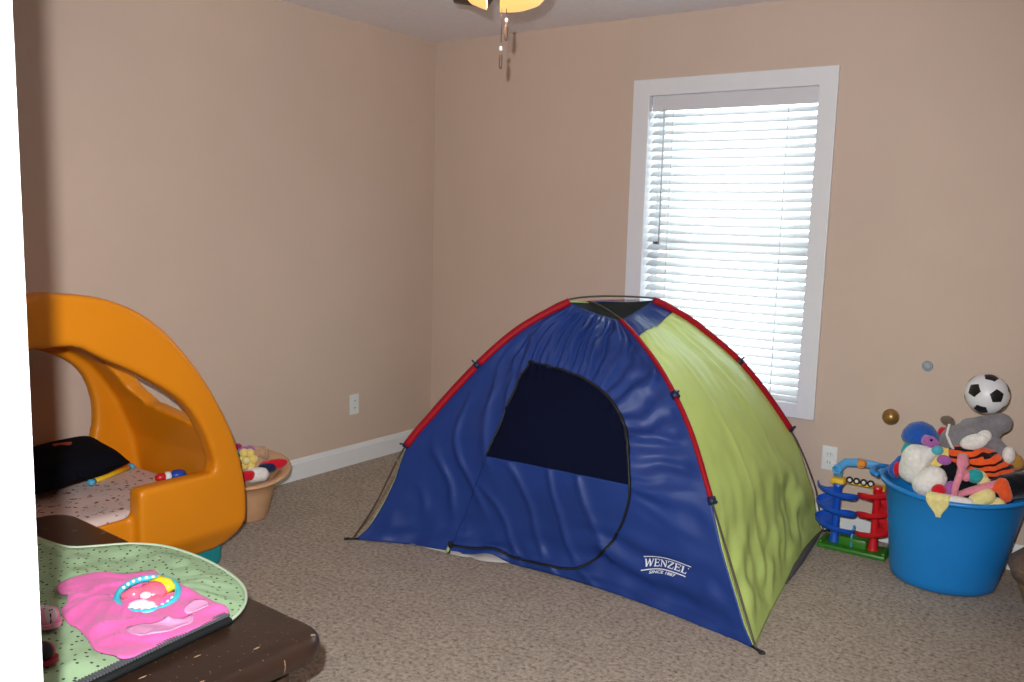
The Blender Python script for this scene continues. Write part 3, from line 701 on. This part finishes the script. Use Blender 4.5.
for k in range(62):
    p=Pz.at(k/62); q=Pz.at(min(1,k/62+.003)); d=(q-p).normalized(); n_=V((-d.y,d.x,0)); c=p+V((-.003,0,.0118))
    box(bm,(-.010,-.0019,-.002),(.010,.0019,.0025),0,2,Matrix.Translation(c)@Matrix(((n_.x,d.x,0,0),(n_.y,d.y,0,0),(0,0,1,0),(0,0,0,1))))
t_=obj('zipper_teeth',bm,M['teeth'],zo,smooth=False)
# pink cloth
po=[(1.501,-3.130),(1.482,-3.092),(1.508,-3.024),(1.552,-2.959),(1.582,-2.920),(1.642,-2.932),(1.746,-2.936),(1.85,-2.944),(1.920,-2.945),(1.945,-2.965),(1.952,-3.03),(1.960,-3.10),(1.966,-3.17),(1.972,-3.215),(1.962,-3.240),(1.934,-3.238),(1.879,-3.246),(1.823,-3.230),(1.764,-3.217),(1.713,-3.216),(1.653,-3.199),(1.627,-3.174),(1.586,-3.148),(1.553,-3.151)]
po=closed_curve(po,5); pc=V((1.72,-3.05,0))
def pinkz(x,y,s):
    n=noise.noise; e=min(1,s/.12)
    sx=s
    base=matz(x,y,.5)+.004
    return base+.006+.010*e*(fold(x*26-y*17+3*n(V((x*8,y*8,4))),3))+.010*e*max(0,n(V((x*12,y*12,9))))
pk=thing('pink_cloth','crumpled pink cloth with pale patches on the mint green case','cloth',(1.72,-3.05,TZ+.02))
bm=B(); sheet(bm,po,30,pinkz,pc); o=obj('fabric',bm,M['pink'],pk); solid(o,.003,1)
for pts in ([(1.843,-3.153),(1.858,-3.114),(1.877,-3.076),(1.882,-3.046),(1.887,-3.019),(1.926,-3.043),(1.928,-3.085),(1.935,-3.114),(1.916,-3.150),(1.896,-3.166)],[(1.847,-3.000),(1.842,-2.974),(1.868,-2.960),(1.891,-2.974),(1.887,-2.996),(1.881,-3.019),(1.863,-3.020)]):
    oc=closed_curve(pts,4); bm=B(); sheet(bm,oc,6,lambda x,y,s: pinkz(x,y,.5)+.005); o=obj('patch',bm,M['palepink'],pk); solid(o,.002,1)
# ring toy
M['cyan']=mat('turquoise plastic',rgb(64,196,214),.3,.02,coat=.3)
M['hotpink']=mat('glossy pink plastic',rgb(250,110,140),.25,.03,coat=.4)
M['lemon']=mat('lemon yellow plastic',rgb(236,222,50),.3,.02,coat=.3)
rc=V((1.735,-3.032,TZ+.041)); rv=V((-math.sin(.93),math.cos(.93),0)); side=V((rv.y,-rv.x,0))
RM=Matrix((side,rv,V((0,0,1)))).transposed()@Matrix.Rotation(math.radians(13),3,'X')
P_=lambda x,y,z: rc+RM@(V((x,y,z))*.86)
rt=thing('ring_toy','turquoise ring toy with a pink fish shape inside, lying on the pink cloth','toy',(rc.x,rc.y,TZ+.03))
bm=B(); torus(bm,rc,.068,.0080,RM,60,12); rg=obj('ring',bm,M['cyan'],rt)
for k in range(26):
    if 3<k%13<12:
        a=2*PI*k/26; bm=B(); ball(bm,P_(.074*math.cos(a),.074*math.sin(a),.006),.0046,u=10,v=6); obj('bead',bm,M['whitep'],rg)
bm=B(); ball(bm,P_(.012,.008,.004),(.035,.030,.020),RM); ball(bm,P_(.022,-.030,.0),(.018,.024,.012),RM); obj('fish_body',bm,M['hotpink'],rt)
bm=B(); tube(bm,[P_(-.02,.002,0),P_(-.045,.004,.004),P_(-.068,.004,0)],[.020,.015,.008],12); obj('fin',bm,M['plush_pink'] if 0 else M['hotpink'],rt)
bm=B(); tube(bm,[P_(.005,.052,.002),P_(.030,.046,.010),P_(.050,.028,.010),P_(.060,.006,.004)],[.010,.014,.016,.013],12,flat=.9); obj('crest',bm,M['lemon'],rt)['label']='yellow crest'
bm=B(); ball(bm,P_(-.018,-.048,.002),(.026,.016,.012),RM); ball(bm,P_(-.004,-.022,.014),(.013,.010,.008),RM); ball(bm,P_(.01,-.056,.004),(.012,.012,.009),RM); obj('tail',bm,M['whitep'],rt)['label']='white tail'
# shoes by the door frame
def shoe(name,label,c,ang,cu_,ct,cs,dots):
    Q=Matrix.Rotation(ang,3,'Z'); c=V(c); T=lambda x,y,z: c+Q@V((x,y,z))
    t=thing(name,label,'shoe',c,'small shoes by the door frame')
    bm=B()
    o=fuse('upper',[(T(-.105,0,.028),T(-.02,0,.026),.024,.026),(T(-.02,0,.024),T(.025,0,.022),.026,.022),(T(-.10,0,.045),T(-.09,0,.055),.022,.02)],cu_,t,.005,4)
    o2=fuse('toe_cap',[(T(.012,-.006,.020),T(.024,.006,.019),.0245,.0235)],ct,t,.005,3)
    bm=B(); ol=closed_curve([(-.135,0),(-.12,-.028),(-.05,-.024),(.01,-.03),(.045,-.018),(.053,0),(.045,.018),(.01,.03),(-.05,.024),(-.12,.028)],5)
    A=[bm.verts.new(T(p.x,p.y,.0)) for p in ol];D=[bm.verts.new(T(p.x*1.01,p.y*1.02,.010)) for p in ol]
    bm.faces.new(A[::-1]);bm.faces.new(D)
    for k in range(len(A)): bm.faces.new([A[k],A[(k+1)%len(A)],D[(k+1)%len(A)],D[k]])
    obj('sole',bm,cs,t,angle=40)
    bm=B(); tube(bm,[T(-.045,-.030,.018),T(-.042,-.020,.048),T(-.04,0,.055),T(-.042,.020,.048),T(-.045,.030,.018)],.007,8,flat=.5); obj('strap',bm,dots,t)
M['shoe_white']=dot_mat('white dotted shoe cloth',rgb(226,214,216),rgb(20,18,22),95,.16); M['shoe_pink']=mat('pink toe rubber',rgb(232,150,178),.5,.03); M['shoe_dark']=mat('black shoe cloth',rgb(24,20,24),.7,.1); M['shoe_red']=mat('dark red trim',rgb(160,26,52),.5,.05); M['shoe_maroon']=mat('maroon strap',rgb(110,22,58),.6,.05)
zt=TZ+.022
shoe('child_shoe','small white shoe with black dots and a pink toe, on the mint green case',(1.668,-3.262,zt+.007),.62,M['shoe_white'],M['shoe_pink'],M['shoe_pink'],M['shoe_maroon'])
shoe('child_shoe.001','small black shoe with dark red trim, nearer the door than the dotted shoe',(1.822,-3.352,zt+.004),.72,M['shoe_dark'],M['shoe_red'],M['shoe_red'],M['shoe_red'])
# ------------------------------------------------------------------ tub of soft toys
M['tub']=mat('blue plastic tub',rgb(24,128,206),.38,.04,6,.06,40,spec=.45)
M['rope']=mat('dark handle',rgb(20,44,84),.6,.05)
tcn=V((3.050,-.318,0))
tub=thing('storage_tub','large blue plastic tub heaped with soft toys, under the soccer ball','tub',tcn)
prof=[(0,.004),(.655,.004),(.69,.012),(.71,.04),(.835,.26),(.92,.385),(.95,.392),(.985,.388),(1.0,.394),(1.0,.402),(.975,.408),(.92,.403),(.885,.37),(.805,.26),(.675,.04),(.63,.022),(0,.020)]
bm=B(); lathe(bm,[(r,z) for r,z in prof],tcn,64,.285,.262)
for v in bm.verts:     # rim dips a little at the front and rises at the two handles
    dx=(v.co.x-tcn.x)/.285; v.co.x-=.020*(1-v.co.z/.4); v.co.z+=(v.co.z/.4)*.018*(dx*dx-.4)
obj('body',bm,M['tub'],tub)
for s in (-1,1):
    bm=B(); hx=tcn.x+s*.285
    tube(bm,[V((hx-s*.01,tcn.y-.085,.408)),V((hx+s*.018,tcn.y-.07,.412)),V((hx+s*.032,tcn.y,.414)),V((hx+s*.018,tcn.y+.07,.412)),V((hx-s*.01,tcn.y+.085,.408))],.013,10,flat=.7); obj('handle',bm,M['tub'],tub)
TG='soft toys heaped in the blue tub'
def toy(name,label,parts,m,vox=.008,sm=5,nz=.002,cat='soft toy',wrap=True):
    t=thing(name,label,cat,parts[0][0],TG); fuse('body',parts,m,t,vox,sm,nz); return t
# grey plush on top
g=toy('plush_animal','grey plush animal with a white belly, lying on top under the soccer ball',[((3.035,-.34,.585),(3.10,-.32,.62),.058,.060),((3.10,-.32,.62),(3.15,-.30,.635),.060,.04),((3.07,-.30,.645),(3.185,-.29,.672),.030,.040),((3.15,-.31,.60),(3.21,-.345,.555),.036,.036),((3.0,-.30,.59),(2.965,-.28,.575),.03,.024)],M['plush_grey'])
bm=B(); ball(bm,(3.11,-.392,.603),(.052,.022,.030),Matrix.Rotation(-.42,3,'Y')); ball(bm,(3.14,-.375,.625),(.030,.02,.024),Matrix.Rotation(-.8,3,'Y')); obj('belly',bm,M['plush_white'],g)['label']='white belly'
bm=B(); ball(bm,(3.228,-.36,.565),(.024,.030,.034)); obj('foot',bm,M['plush_white'],g)['label']='white foot'
bm=B(); ball(bm,(2.990,-.28,.652),(.026,.022,.018)); ball(bm,(3.005,-.285,.635),(.018,.016,.02)); obj('ear',bm,M['plush_brown'],g)
bm=B(); tube(bm,[V((3.0+.02,-.40+.0,.66)),V((3.015,-.41,.62)),V((3.03,-.40,.58)),V((3.05,-.385,.545))],.010,8,flat=.5); obj('collar',bm,M['plush_white'],g)
# soccer ball
def icosa():
    p=(1+5**.5)/2; vs=[V(q).normalized() for q in [(-1,p,0),(1,p,0),(-1,-p,0),(1,-p,0),(0,-1,p),(0,1,p),(0,-1,-p),(0,1,-p),(p,0,-1),(p,0,1),(-p,0,-1),(-p,0,1)]]; return vs
ic=icosa()
# place pentagons where the photograph shows them
toC=(CAM-V((3.125,-.26,.78))).normalized(); rx=V((0,0,1)).cross(toC).normalized(); uy=toC.cross(rx)
d1_=(rx*.45+uy*-.06+toC*.89).normalized(); d2_=(rx*-.66+uy*.15+toC*.73).normalized()
e1=d1_; e2=(d2_-e1*d2_.dot(e1)).normalized(); e3=e1.cross(e2)
v0=ic[0]; nb=min(ic[1:],key=lambda q:(q-v0).length); f1=v0; f2=(nb-f1*nb.dot(f1)).normalized(); f3=f1.cross(f2)
RB=Matrix((e1,e2,e3)).transposed()@Matrix((f1,f2,f3))
SC=V((3.121,-.26,.774)); SR=.0805
sb=thing('soccer_ball','black and white soccer ball resting on top of the soft toys','ball',SC)
bm=B(); bmesh.ops.create_icosphere(bm,subdivisions=5,radius=SR,matrix=Matrix.Translation(SC))
M['ballw']=mat('white ball leather',rgb(222,222,226),.35,.02); M['ballk']=mat('black ball patch',rgb(16,14,18),.4,.05)
obj('cover',bm,M['ballw'],sb)
for q in ic:
    c=(RB@q).normalized(); nbs=sorted([RB@w for w in ic if 1e-6<(w-q).length<1.2],key=lambda w:w.length); nbs=[w for w in nbs]
    a=(nbs[0]-c*nbs[0].dot(c)).normalized(); b2=c.cross(a)
    bm=B(); rings=[]
    for i in range(5):
        s=i/4; R=[]
        for k in range(30):
            th=2*PI*k/30; seg=(th%(2*PI/5))-PI/5; rad=.37*math.cos(PI/5)/math.cos(seg)
            p=(c+(a*math.cos(th)+b2*math.sin(th))*rad*s).normalized()*(SR*(1.006 if i<4 else 1.0005))
            R.append(bm.verts.new(SC+p))
        rings.append(R)
    for A,Q in zip(rings,rings[1:]):
        for k in range(30): bm.faces.new([A[k],A[(k+1)%30],Q[(k+1)%30],Q[k]])
    obj('patch',bm,M['ballk'],sb,doubles=True)
# duck-like plush at the left
w=toy('plush_bird','white plush bird with a blue cap at the left of the blue tub',[((2.905,-.40,.455),(2.915,-.42,.510),.058,.056),((2.915,-.42,.510),(2.965,-.41,.54),.048,.028)],M['plush_white'])
bm=B(); lathe(bm,[(0,.062),(.02,.06),(.045,.048),(.066,.02),(.072,-.005),(.066,-.02),(0,-.02)],(2.905,-.33,.578),28)
obj('cap',bm,M['plush_blue'],w)['label']='blue cap'
bm=B(); tube(bm,[V((2.935,-.41,.588)),V((2.962,-.42,.583)),V((2.99,-.41,.568))],[.02,.024,.014],12); obj('cap_band',bm,M['plush_purple'],w)['label']='pink purple band'
bm=B(); ball(bm,(2.990,-.43,.556),(.022,.024,.018)); obj('beak',bm,M['plush_cyan'],w)['label']='light blue beak'
bm=B(); ball(bm,(2.966,-.437,.594),.006); obj('eye',bm,M['plush_black'],w)
toy('plush_ball','round white plush lump at the front of the heap, right of the bird',[((2.965,-.475,.425),(2.995,-.47,.455),.050,.048)],M['plush_white'])
yt=toy('plush_chick','yellow plush with a purple patch, beside the light blue beak',[((2.99,-.37,.50),(3.03,-.36,.535),.048,.04),((2.96,-.36,.49),(2.99,-.37,.50),.03,.04)],M['plush_yellow'])
bm=B(); ball(bm,(3.015,-.415,.518),(.027,.012,.02)); obj('patch',bm,M['plush_purple'],yt)['label']='purple patch'
# tiger
def stripe_mat():
    m=soft('plush_striped',rgb(240,92,40)); nt=m.node_tree; N=nt.nodes; L=nt.links; b=N['Principled BSDF']
    src=[l.from_socket for l in L if l.to_socket==b.inputs['Base Color']][0]; tc=N.new('ShaderNodeTexCoord'); mp=N.new('ShaderNodeMapping'); mp.inputs['Rotation'].default_value=(0,.25,0)
    wv=N.new('ShaderNodeTexWave'); wv.bands_direction='Z'; wv.inputs['Scale'].default_value=10; wv.inputs['Distortion'].default_value=5; wv.inputs['Detail'].default_value=1; wv.inputs['Detail Scale'].default_value=1.5
    L.new(tc.outputs['Object'],mp.inputs[0]); L.new(mp.outputs[0],wv.inputs['Vector']); gt=N.new('ShaderNodeMath'); gt.operation='GREATER_THAN'; gt.inputs[1].default_value=.76; L.new(wv.outputs['Fac'],gt.inputs[0])
    x=N.new('ShaderNodeMixRGB'); x.inputs[2].default_value=rgb(30,14,16); L.new(gt.outputs[0],x.inputs[0]); L.new(src,x.inputs[1]); L.new(x.outputs[0],b.inputs['Base Color']); return m
tg=toy('plush_tiger','orange plush with black tiger stripes, under the grey plush animal',[((3.06,-.36,.535),(3.16,-.36,.505),.055,.075),((3.16,-.36,.505),(3.205,-.35,.50),.075,.05),((3.04,-.36,.56),(3.09,-.37,.55),.03,.04)],stripe_mat())
bm=B(); ball(bm,(3.25,-.33,.535),(.03,.025,.032)); obj('ear',bm,M['plush_gold'],tg)['label']='golden brown ear'
toy('plush_doll','black plush slumped over the right side of the blue tub',[((3.22,-.40,.445),(3.30,-.36,.465),.052,.05),((3.16,-.38,.42),(3.22,-.40,.445),.04,.05)],M['plush_black'])
toy('plush_dark','black plush half buried in the middle of the heap',[((3.02,-.38,.46),(3.10,-.40,.43),.05,.045),((3.03,-.38,.48),(3.05,-.38,.505),.04,.03)],M['plush_black'])
bm=B(); tube(bm,[V((3.085,-.455,.56)),V((3.093,-.485,.53)),V((3.088,-.505,.49)),V((3.080,-.515,.45)),V((3.076,-.515,.408))],[.018,.023,.022,.020,.019],10,flat=.6); tag(obj('plush_tail',bm,M['plush_pink']),'long pink plush tail hanging down the middle of the heap','soft toy',TG)
bm=B(); tube(bm,[V((3.085,-.495,.41)),V((3.13,-.49,.435)),V((3.18,-.475,.458)),V((3.215,-.46,.475))],[.017,.02,.021,.018],10,flat=.7); tag(obj('plush_strap',bm,M['plush_pink']),'pink plush strap slanting to the right above the tub rim','soft toy',TG)
toy('plush_orange','plain orange plush limb between the black plush and the pink arm',[((3.228,-.47,.478),(3.245,-.465,.43),.024,.024),((3.205,-.475,.455),(3.228,-.47,.478),.016,.024)],M['plush_orange'])
tb2=toy('rattle_ball','small teal ball with a pink side in the middle of the heap',[((3.13,-.455,.485),(3.135,-.455,.487),.029,.029)],M['plush_teal'],.006,3,0)
bm=B(); ball(bm,(3.105,-.467,.483),(.018,.02,.022)); obj('side_cap',bm,M['plush_pink'],tb2)
toy('plush_paw','pale yellow plush paw at the front rim, right of the white cloth',[((3.15,-.500,.40),(3.185,-.49,.425),.030,.032)],M['plush_cream'])
toy('plush_paw.001','small pale yellow plush paw lowest at the right front rim',[((3.205,-.475,.395),(3.225,-.47,.40),.026,.024)],M['plush_cream'])
toy('plush_cloth','pale yellow cloth beside the teal ball',[((3.15,-.44,.48),(3.175,-.44,.45),.026,.024)],M['plush_cream'])
toy('red_ball','small red ball at the front of the heap, right of the white plush lump',[((3.020,-.515,.418),(3.024,-.513,.42),.026,.026)],M['plush_red'],.006,3,0)
toy('plush_purple','purple plush lump behind the small red ball',[((3.045,-.475,.41),(3.06,-.465,.43),.028,.026)],M['plush_purple'])
toy('white_cloth','white cloth folded over the front rim of the tub',[((3.05,-.530,.395),(3.13,-.525,.392),.022,.024)],M['plush_white'])
nv=toy('plush_navy','navy and red plush wedged behind the left handle of the tub',[((2.825,-.32,.42),(2.845,-.30,.455),.036,.032)],M['plush_blue'])
bm=B(); ball(bm,(2.835,-.355,.435),(.016,.012,.03)); obj('patch',bm,M['plush_red'],nv)['label']='red patch'
toy('plush_green','pale green plush behind the white bird',[((2.855,-.28,.50),(2.87,-.27,.53),.03,.03),((2.86,-.29,.47),(2.85,-.29,.42),.03,.04)],M['plush_teal'])
toy('plush_red','small red plush below the brown ear',[((2.985,-.30,.605),(2.99,-.30,.585),.024,.024)],M['plush_red'])
toy('plush_filler','dark plush filling the tub under the heap',[((2.96,-.30,.24),(3.12,-.30,.24),.10,.10),((3.04,-.22,.36),(3.10,-.22,.38),.07,.07)],M['plush_greydark'])
bm=B()
def tagf(u,v):
    wdt=.040*(1-.78*sstep(.35,1,v)); x=3.030+.008*v+(u-.5)*2*wdt
    ang=tcn; 
    # lies over the rim then hangs against the slanting wall
    if v<.25: y=-.535-(.050)*(v/.25); z=.408+.012*math.sin(v/.25*PI)
    else: y=-.587+.016*(v-.25)/.75; z=.406-.075*(v-.25)/.75
    return V((x,y,z+.0))
grid(bm,tagf,10,20); o=obj('felt_tag',bm,M['plush_cream']); solid(o,.003); tag(o,'yellow pointed felt tag hanging over the front rim of the blue tub','tag')
# ------------------------------------------------------------------ bowl at the right edge
M['wicker']=mat('brown woven basket',rgb(142,112,82),.7,.25,60,.8,120)
M['wickerdark']=mat('dark brown woven lid',rgb(112,92,76),.7,.25,70,.8,120)
bw=thing('woven_basket','brown woven basket at the right edge, beside the blue tub','basket',(3.478,-.50,0))
bm=B(); lathe(bm,[(0,0),(.10,0),(.115,.012),(.15,.09),(.175,.16),(.178,.168),(.168,.168),(.14,.09),(.10,.02),(0,.016)],(3.478,-.50,0),40); obj('body',bm,M['wicker'],bw)
bm=B(); lathe(bm,[(.16,.150),(.185,.160),(.203,.20),(.200,.216),(.17,.245),(.11,.268),(0,.275),(0,.262),(.10,.255),(.16,.225),(.185,.2),(.165,.165)],(3.478,-.50,0),40); obj('lid',bm,M['wickerdark'],bw)
# ------------------------------------------------------------------ wall knob and disc
M['brass']=mat('aged brass',rgb(160,124,72),.35,.2,60,metal=.6); M['greyrub']=mat('blue grey rubber',rgb(150,160,168),.5,.04)
kn=thing('wall_ornament','round brass coloured knob on the wall, above the left side of the blue tub','knob',(2.726,0,.587))
bm=B(); ball(bm,(2.726,-.052,.587),(.036,.034,.036)); obj('ball',bm,M['brass'],kn)
bm=B(); bmesh.ops.create_cone(bm,cap_ends=True,segments=20,radius1=.016,radius2=.012,depth=.03,matrix=Matrix.Translation((2.726,-.012,.587))@Matrix.Rotation(PI/2,4,'X')); obj('stem',bm,M['brass'],kn,angle=40)
wd=thing('wall_disc','blue grey round rubber disc on the wall, left of the soccer ball','wall bumper',(2.847,0,.823))
bm=B(); bmesh.ops.create_cone(bm,cap_ends=True,segments=28,radius1=.0235,radius2=.0205,depth=.012,matrix=Matrix.Translation((2.847,-.006,.823))@Matrix.Rotation(PI/2,4,'X')); obj('plate',bm,M['greyrub'],wd,angle=40)
bm=B(); ball(bm,(2.847,-.012,.823),(.0175,.007,.0175)); obj('dome',bm,M['greyrub'],wd)
# ------------------------------------------------------------------ marble run toy
M['mgreen']=mat('green plastic',rgb(50,118,30),.4,.04); M['mblue']=mat('blue plastic ramp',rgb(24,84,190),.35,.04); M['mred']=mat('red plastic ramp',rgb(204,26,36),.35,.04)
M['lightblue']=mat('light blue plastic arch',rgb(80,160,220),.4,.04); M['orangeb']=mat('orange badge',rgb(222,140,50),.5,.05)
mr=thing('marble_run','spiral ball run toy with blue and red ramps on a green base','toy',(2.65,-.17,0))
bm=B(); box(bm,(2.508,-.275,.0),(2.800,-.135,.022),.008); box(bm,(2.59,-.235,.015),(2.71,-.15,.060),.008)
for x in (2.521,2.788): box(bm,(x-.008,-.268,.018),(x+.008,-.142,.034),.004)
obj('base',bm,M['mgreen'],mr,angle=40)
def ramp(cx,cy,zt,zb,turns,sgn,a0,sc=1):
    bm=B(); n=int(turns*28); pr=[(.014,.0),(.05,-.008),(.076,-.006),(.088,.004),(.091,.020),(.087,.020),(.083,.006),(.074,-.001),(.05,-.003),(.014,.006)]
    R=[]
    for i in range(n+1):
        a=a0+sgn*2*PI*turns*i/n; z=zt+(zb-zt)*i/n; R.append([bm.verts.new((cx+r*sc*math.cos(a),cy+r*sc*math.sin(a)*.78,z+h)) for r,h in pr])
    for i in range(n):
        for k in range(len(pr)): bm.faces.new([R[i][k],R[i][(k+1)%len(pr)],R[i+1][(k+1)%len(pr)],R[i+1][k]])
    bm.faces.new(R[0]); bm.faces.new(R[-1][::-1]); return bm
for cx,zt,m,sg,a0 in ((2.566,.265,'mblue',1,PI),(2.732,.285,'mred',-1,0)):
    o=obj('ramp',ramp(cx,-.205,zt,.072,2.5,sg,a0,1 if m=='mblue' else .90),M[m],mr,angle=50)
    o['label']='blue spiral ramp' if m=='mblue' else 'red spiral ramp'
    bm=B(); lathe(bm,[(0,.02),(.024,.02),(.019,.045),(.016,.10),(.016,zt),(.022,zt+.012),(.02,zt+.02),(0,zt+.02)],(cx,-.205,0),20); obj('column',bm,M[m],mr,angle=40)
bm=B(); tube(bm,[V((2.545,-.15,.30)),V((2.55,-.15,.345)),V((2.575,-.15,.372)),V((2.645,-.15,.383)),V((2.71,-.15,.380)),V((2.755,-.15,.355)),V((2.775,-.15,.315))],.019,10,flat=.5,up=(0,1,0))
ar=obj('arch',bm,M['lightblue'],mr)
bm=B(); torus(bm,(2.545,-.165,.338),.017,.006,Matrix.Rotation(PI/2,3,'X'),20,8); obj('hoop',bm,M['lightblue'],ar)
bm=B(); bmesh.ops.create_cone(bm,cap_ends=True,segments=24,radius1=.021,radius2=.017,depth=.02,matrix=Matrix.Translation((2.648,-.170,.383))@Matrix.Rotation(PI/2,4,'X')); ball(bm,(2.648,-.178,.383),(.012,.008,.012)); obj('badge',bm,M['orangeb'],ar,angle=40)
for lo,hi in (((2.528,-.205,.275),(2.588,-.14,.305)),((2.705,-.20,.272),(2.758,-.14,.302))): bm=B(); box(bm,lo,hi,.008); obj('landing',bm,M['yellow'],mr)
for x in (2.605,2.635,2.665,2.695):
    bm=B(); torus(bm,(x,-.175,.303),.0115,.005,Matrix.Rotation(PI/2,3,'X'),20,8); wl=obj('wheel',bm,M['ballk'],mr)
    bm=B(); ball(bm,(x,-.178,.303),(.008,.006,.008)); obj('hub',bm,M['whitep'],wl)
bm=B(); box(bm,(2.595,-.178,.285),(2.71,-.158,.295),.003); obj('axle_bar',bm,M['yellow'],mr)
bm=B(); tube(bm,[V((2.648,-.235,.02)),V((2.645,-.225,.07)),V((2.65,-.215,.115))],.005,8); obj('peg',bm,M['lightblue'],mr)
# ------------------------------------------------------------------ ceiling fan
M['blade']=mat('dark walnut fan blade',rgb(54,36,26),.4,.15,8); M['bronze']=mat('dark bronze metal',rgb(62,50,42),.4,.05,metal=.6)
M['glow']=emat('lit amber glass',(1.0,.52,.16,1),1.15,rgb(200,150,80)); M['fob']=mat('tan wooden fob',rgb(104,84,76),.5,.06); M['chain']=mat('metal pull chain',rgb(110,96,84),.4,.05,metal=.6)
fc=V((1.809,-1.755,0)); fan=thing('ceiling_fan','dark bladed ceiling fan with a lit amber glass light','ceiling fan',(fc.x,fc.y,H))
bm=B(); lathe(bm,[(0,H),(.075,H),(.078,H-.02),(.05,H-.06),(.02,H-.075),(0,H-.075)],fc,28); obj('canopy',bm,M['bronze'],fan)
bm=B(); tube(bm,[fc+V((0,0,H-.03)),fc+V((0,0,2.33))],.013,12); obj('downrod',bm,M['bronze'],fan)
bm=B(); lathe(bm,[(0,2.345),(.05,2.345),(.10,2.33),(.115,2.30),(.115,2.25),(.10,2.225),(.06,2.215),(.05,2.19),(0,2.19)],fc,36); obj('motor_housing',bm,M['bronze'],fan)
for k in range(5):
    a=math.radians(BLADE)+k*2*PI/5; bm=B()
    def bf(u,v,a=a):
        l=.17+.475*u; wd_=(.052+.02*u)*(1 if u<.97 else .85); s=(v*2-1)*wd_; z=2.240+ .004*(v*2-1)
        return V((fc.x+l*math.cos(a)-s*math.sin(a),fc.y+l*math.sin(a)+s*math.cos(a),z))
    grid(bm,bf,16,6); o=obj('blade',bm,M['blade'],fan); solid(o,.007)
    bm=B(); d=V((math.cos(a),math.sin(a),0)); tube(bm,[fc+d*.09+V((0,0,2.25)),fc+d*.15+V((0,0,2.240)),fc+d*.24+V((0,0,2.238))],[.014,.02,.012],10,flat=.4,up=(0,0,1)); obj('blade_iron',bm,M['bronze'],fan)
va=math.atan2(CAM.y-fc.y,CAM.x-fc.x)
lat=V((-math.sin(va),math.cos(va),0))
for s,cut in ((1,-.016),(-1,-.060)):
    bm=B(); lathe(bm,[(.150,2.190),(.148,2.165),(.138,2.135),(.115,2.11),(.080,2.096),(.04,2.090),(0,2.089)],fc,72)
    bmesh.ops.bisect_plane(bm,geom=bm.verts[:]+bm.edges[:]+bm.faces[:],plane_co=fc+lat*cut,plane_no=lat*s,clear_inner=True)
    o=obj('glass_shade',bm,M['glow'],fan); solid(o,.005)
bm=B(); lathe(bm,[(0,2.215),(.10,2.21),(.145,2.203),(.152,2.196),(.14,2.19),(0,2.19)],fc,36); obj('fitter',bm,M['bronze'],fan)
for off,zb in (((.0085,-.001),2.050),((-.0165,.006),1.964)):
    c=fc+V((off[0],off[1],0)); bm=B(); tube(bm,[c+V((0,0,2.19)),c+V((0,0,zb+.02))],.0014,6); ch=obj('pull_chain',bm,M['chain'],fan)
    bm=B(); ball(bm,c+V((0,0,zb)),(.0065,.0065,.0085),u=12,v=8); pl=obj('connector_glint',bm,M['whitep'],ch)  # white colour stands in for the light glinting on the chain connector
    bm=B(); lathe(bm,[(0,-.010),(.004,-.012),(.0065,-.03),(.0065,-.055),(.004,-.064),(0,-.066)],c+V((0,0,zb)),14); obj('fob',bm,M['fob'],ch)
# ------------------------------------------------------------------ light
def light(name,kind,loc,e,col,**k):
    l=bpy.data.lights.new(name,kind); l.energy=e; l.color=col
    for a,b in k.items(): setattr(l,a,b)
    o=bpy.data.objects.new(name,l); COL.objects.link(o); o.location=loc; return o
def aim(o,d,up=V((0,0,1))):
    d=d.normalized(); o.rotation_euler=d.to_track_quat('-Z','Y').to_euler()
fp=CAM+UU*.105-RR*.062+fw*.02
fla=light('camera_flash','SPOT',fp,FLASH,(.97,.985,1),spot_size=math.radians(96),spot_blend=.75,shadow_soft_size=.014)
aim(fla,fw+UU*.0)
for k in range(4):
    a=va-math.radians(13+45)-k*PI/2
    light('fan_bulb','POINT',fc+V((.085*math.cos(a),.085*math.sin(a),2.145)),BULB,(1,.62,.32),shadow_soft_size=.03)
w=bpy.data.worlds.new('sky'); S.world=w; w.use_nodes=True; nt=w.node_tree; bg=nt.nodes['Background']
bg.inputs['Color'].default_value=(.80,.92,1,1); bg.inputs['Strength'].default_value=SKY
po_=light('window_daylight','AREA',(1.87,.25,1.31),1,(1,1,1),shape='RECTANGLE',size=.95,size_y=1.6)
po_.rotation_euler=(-PI/2,0,0); po_.data.cycles.is_portal=True
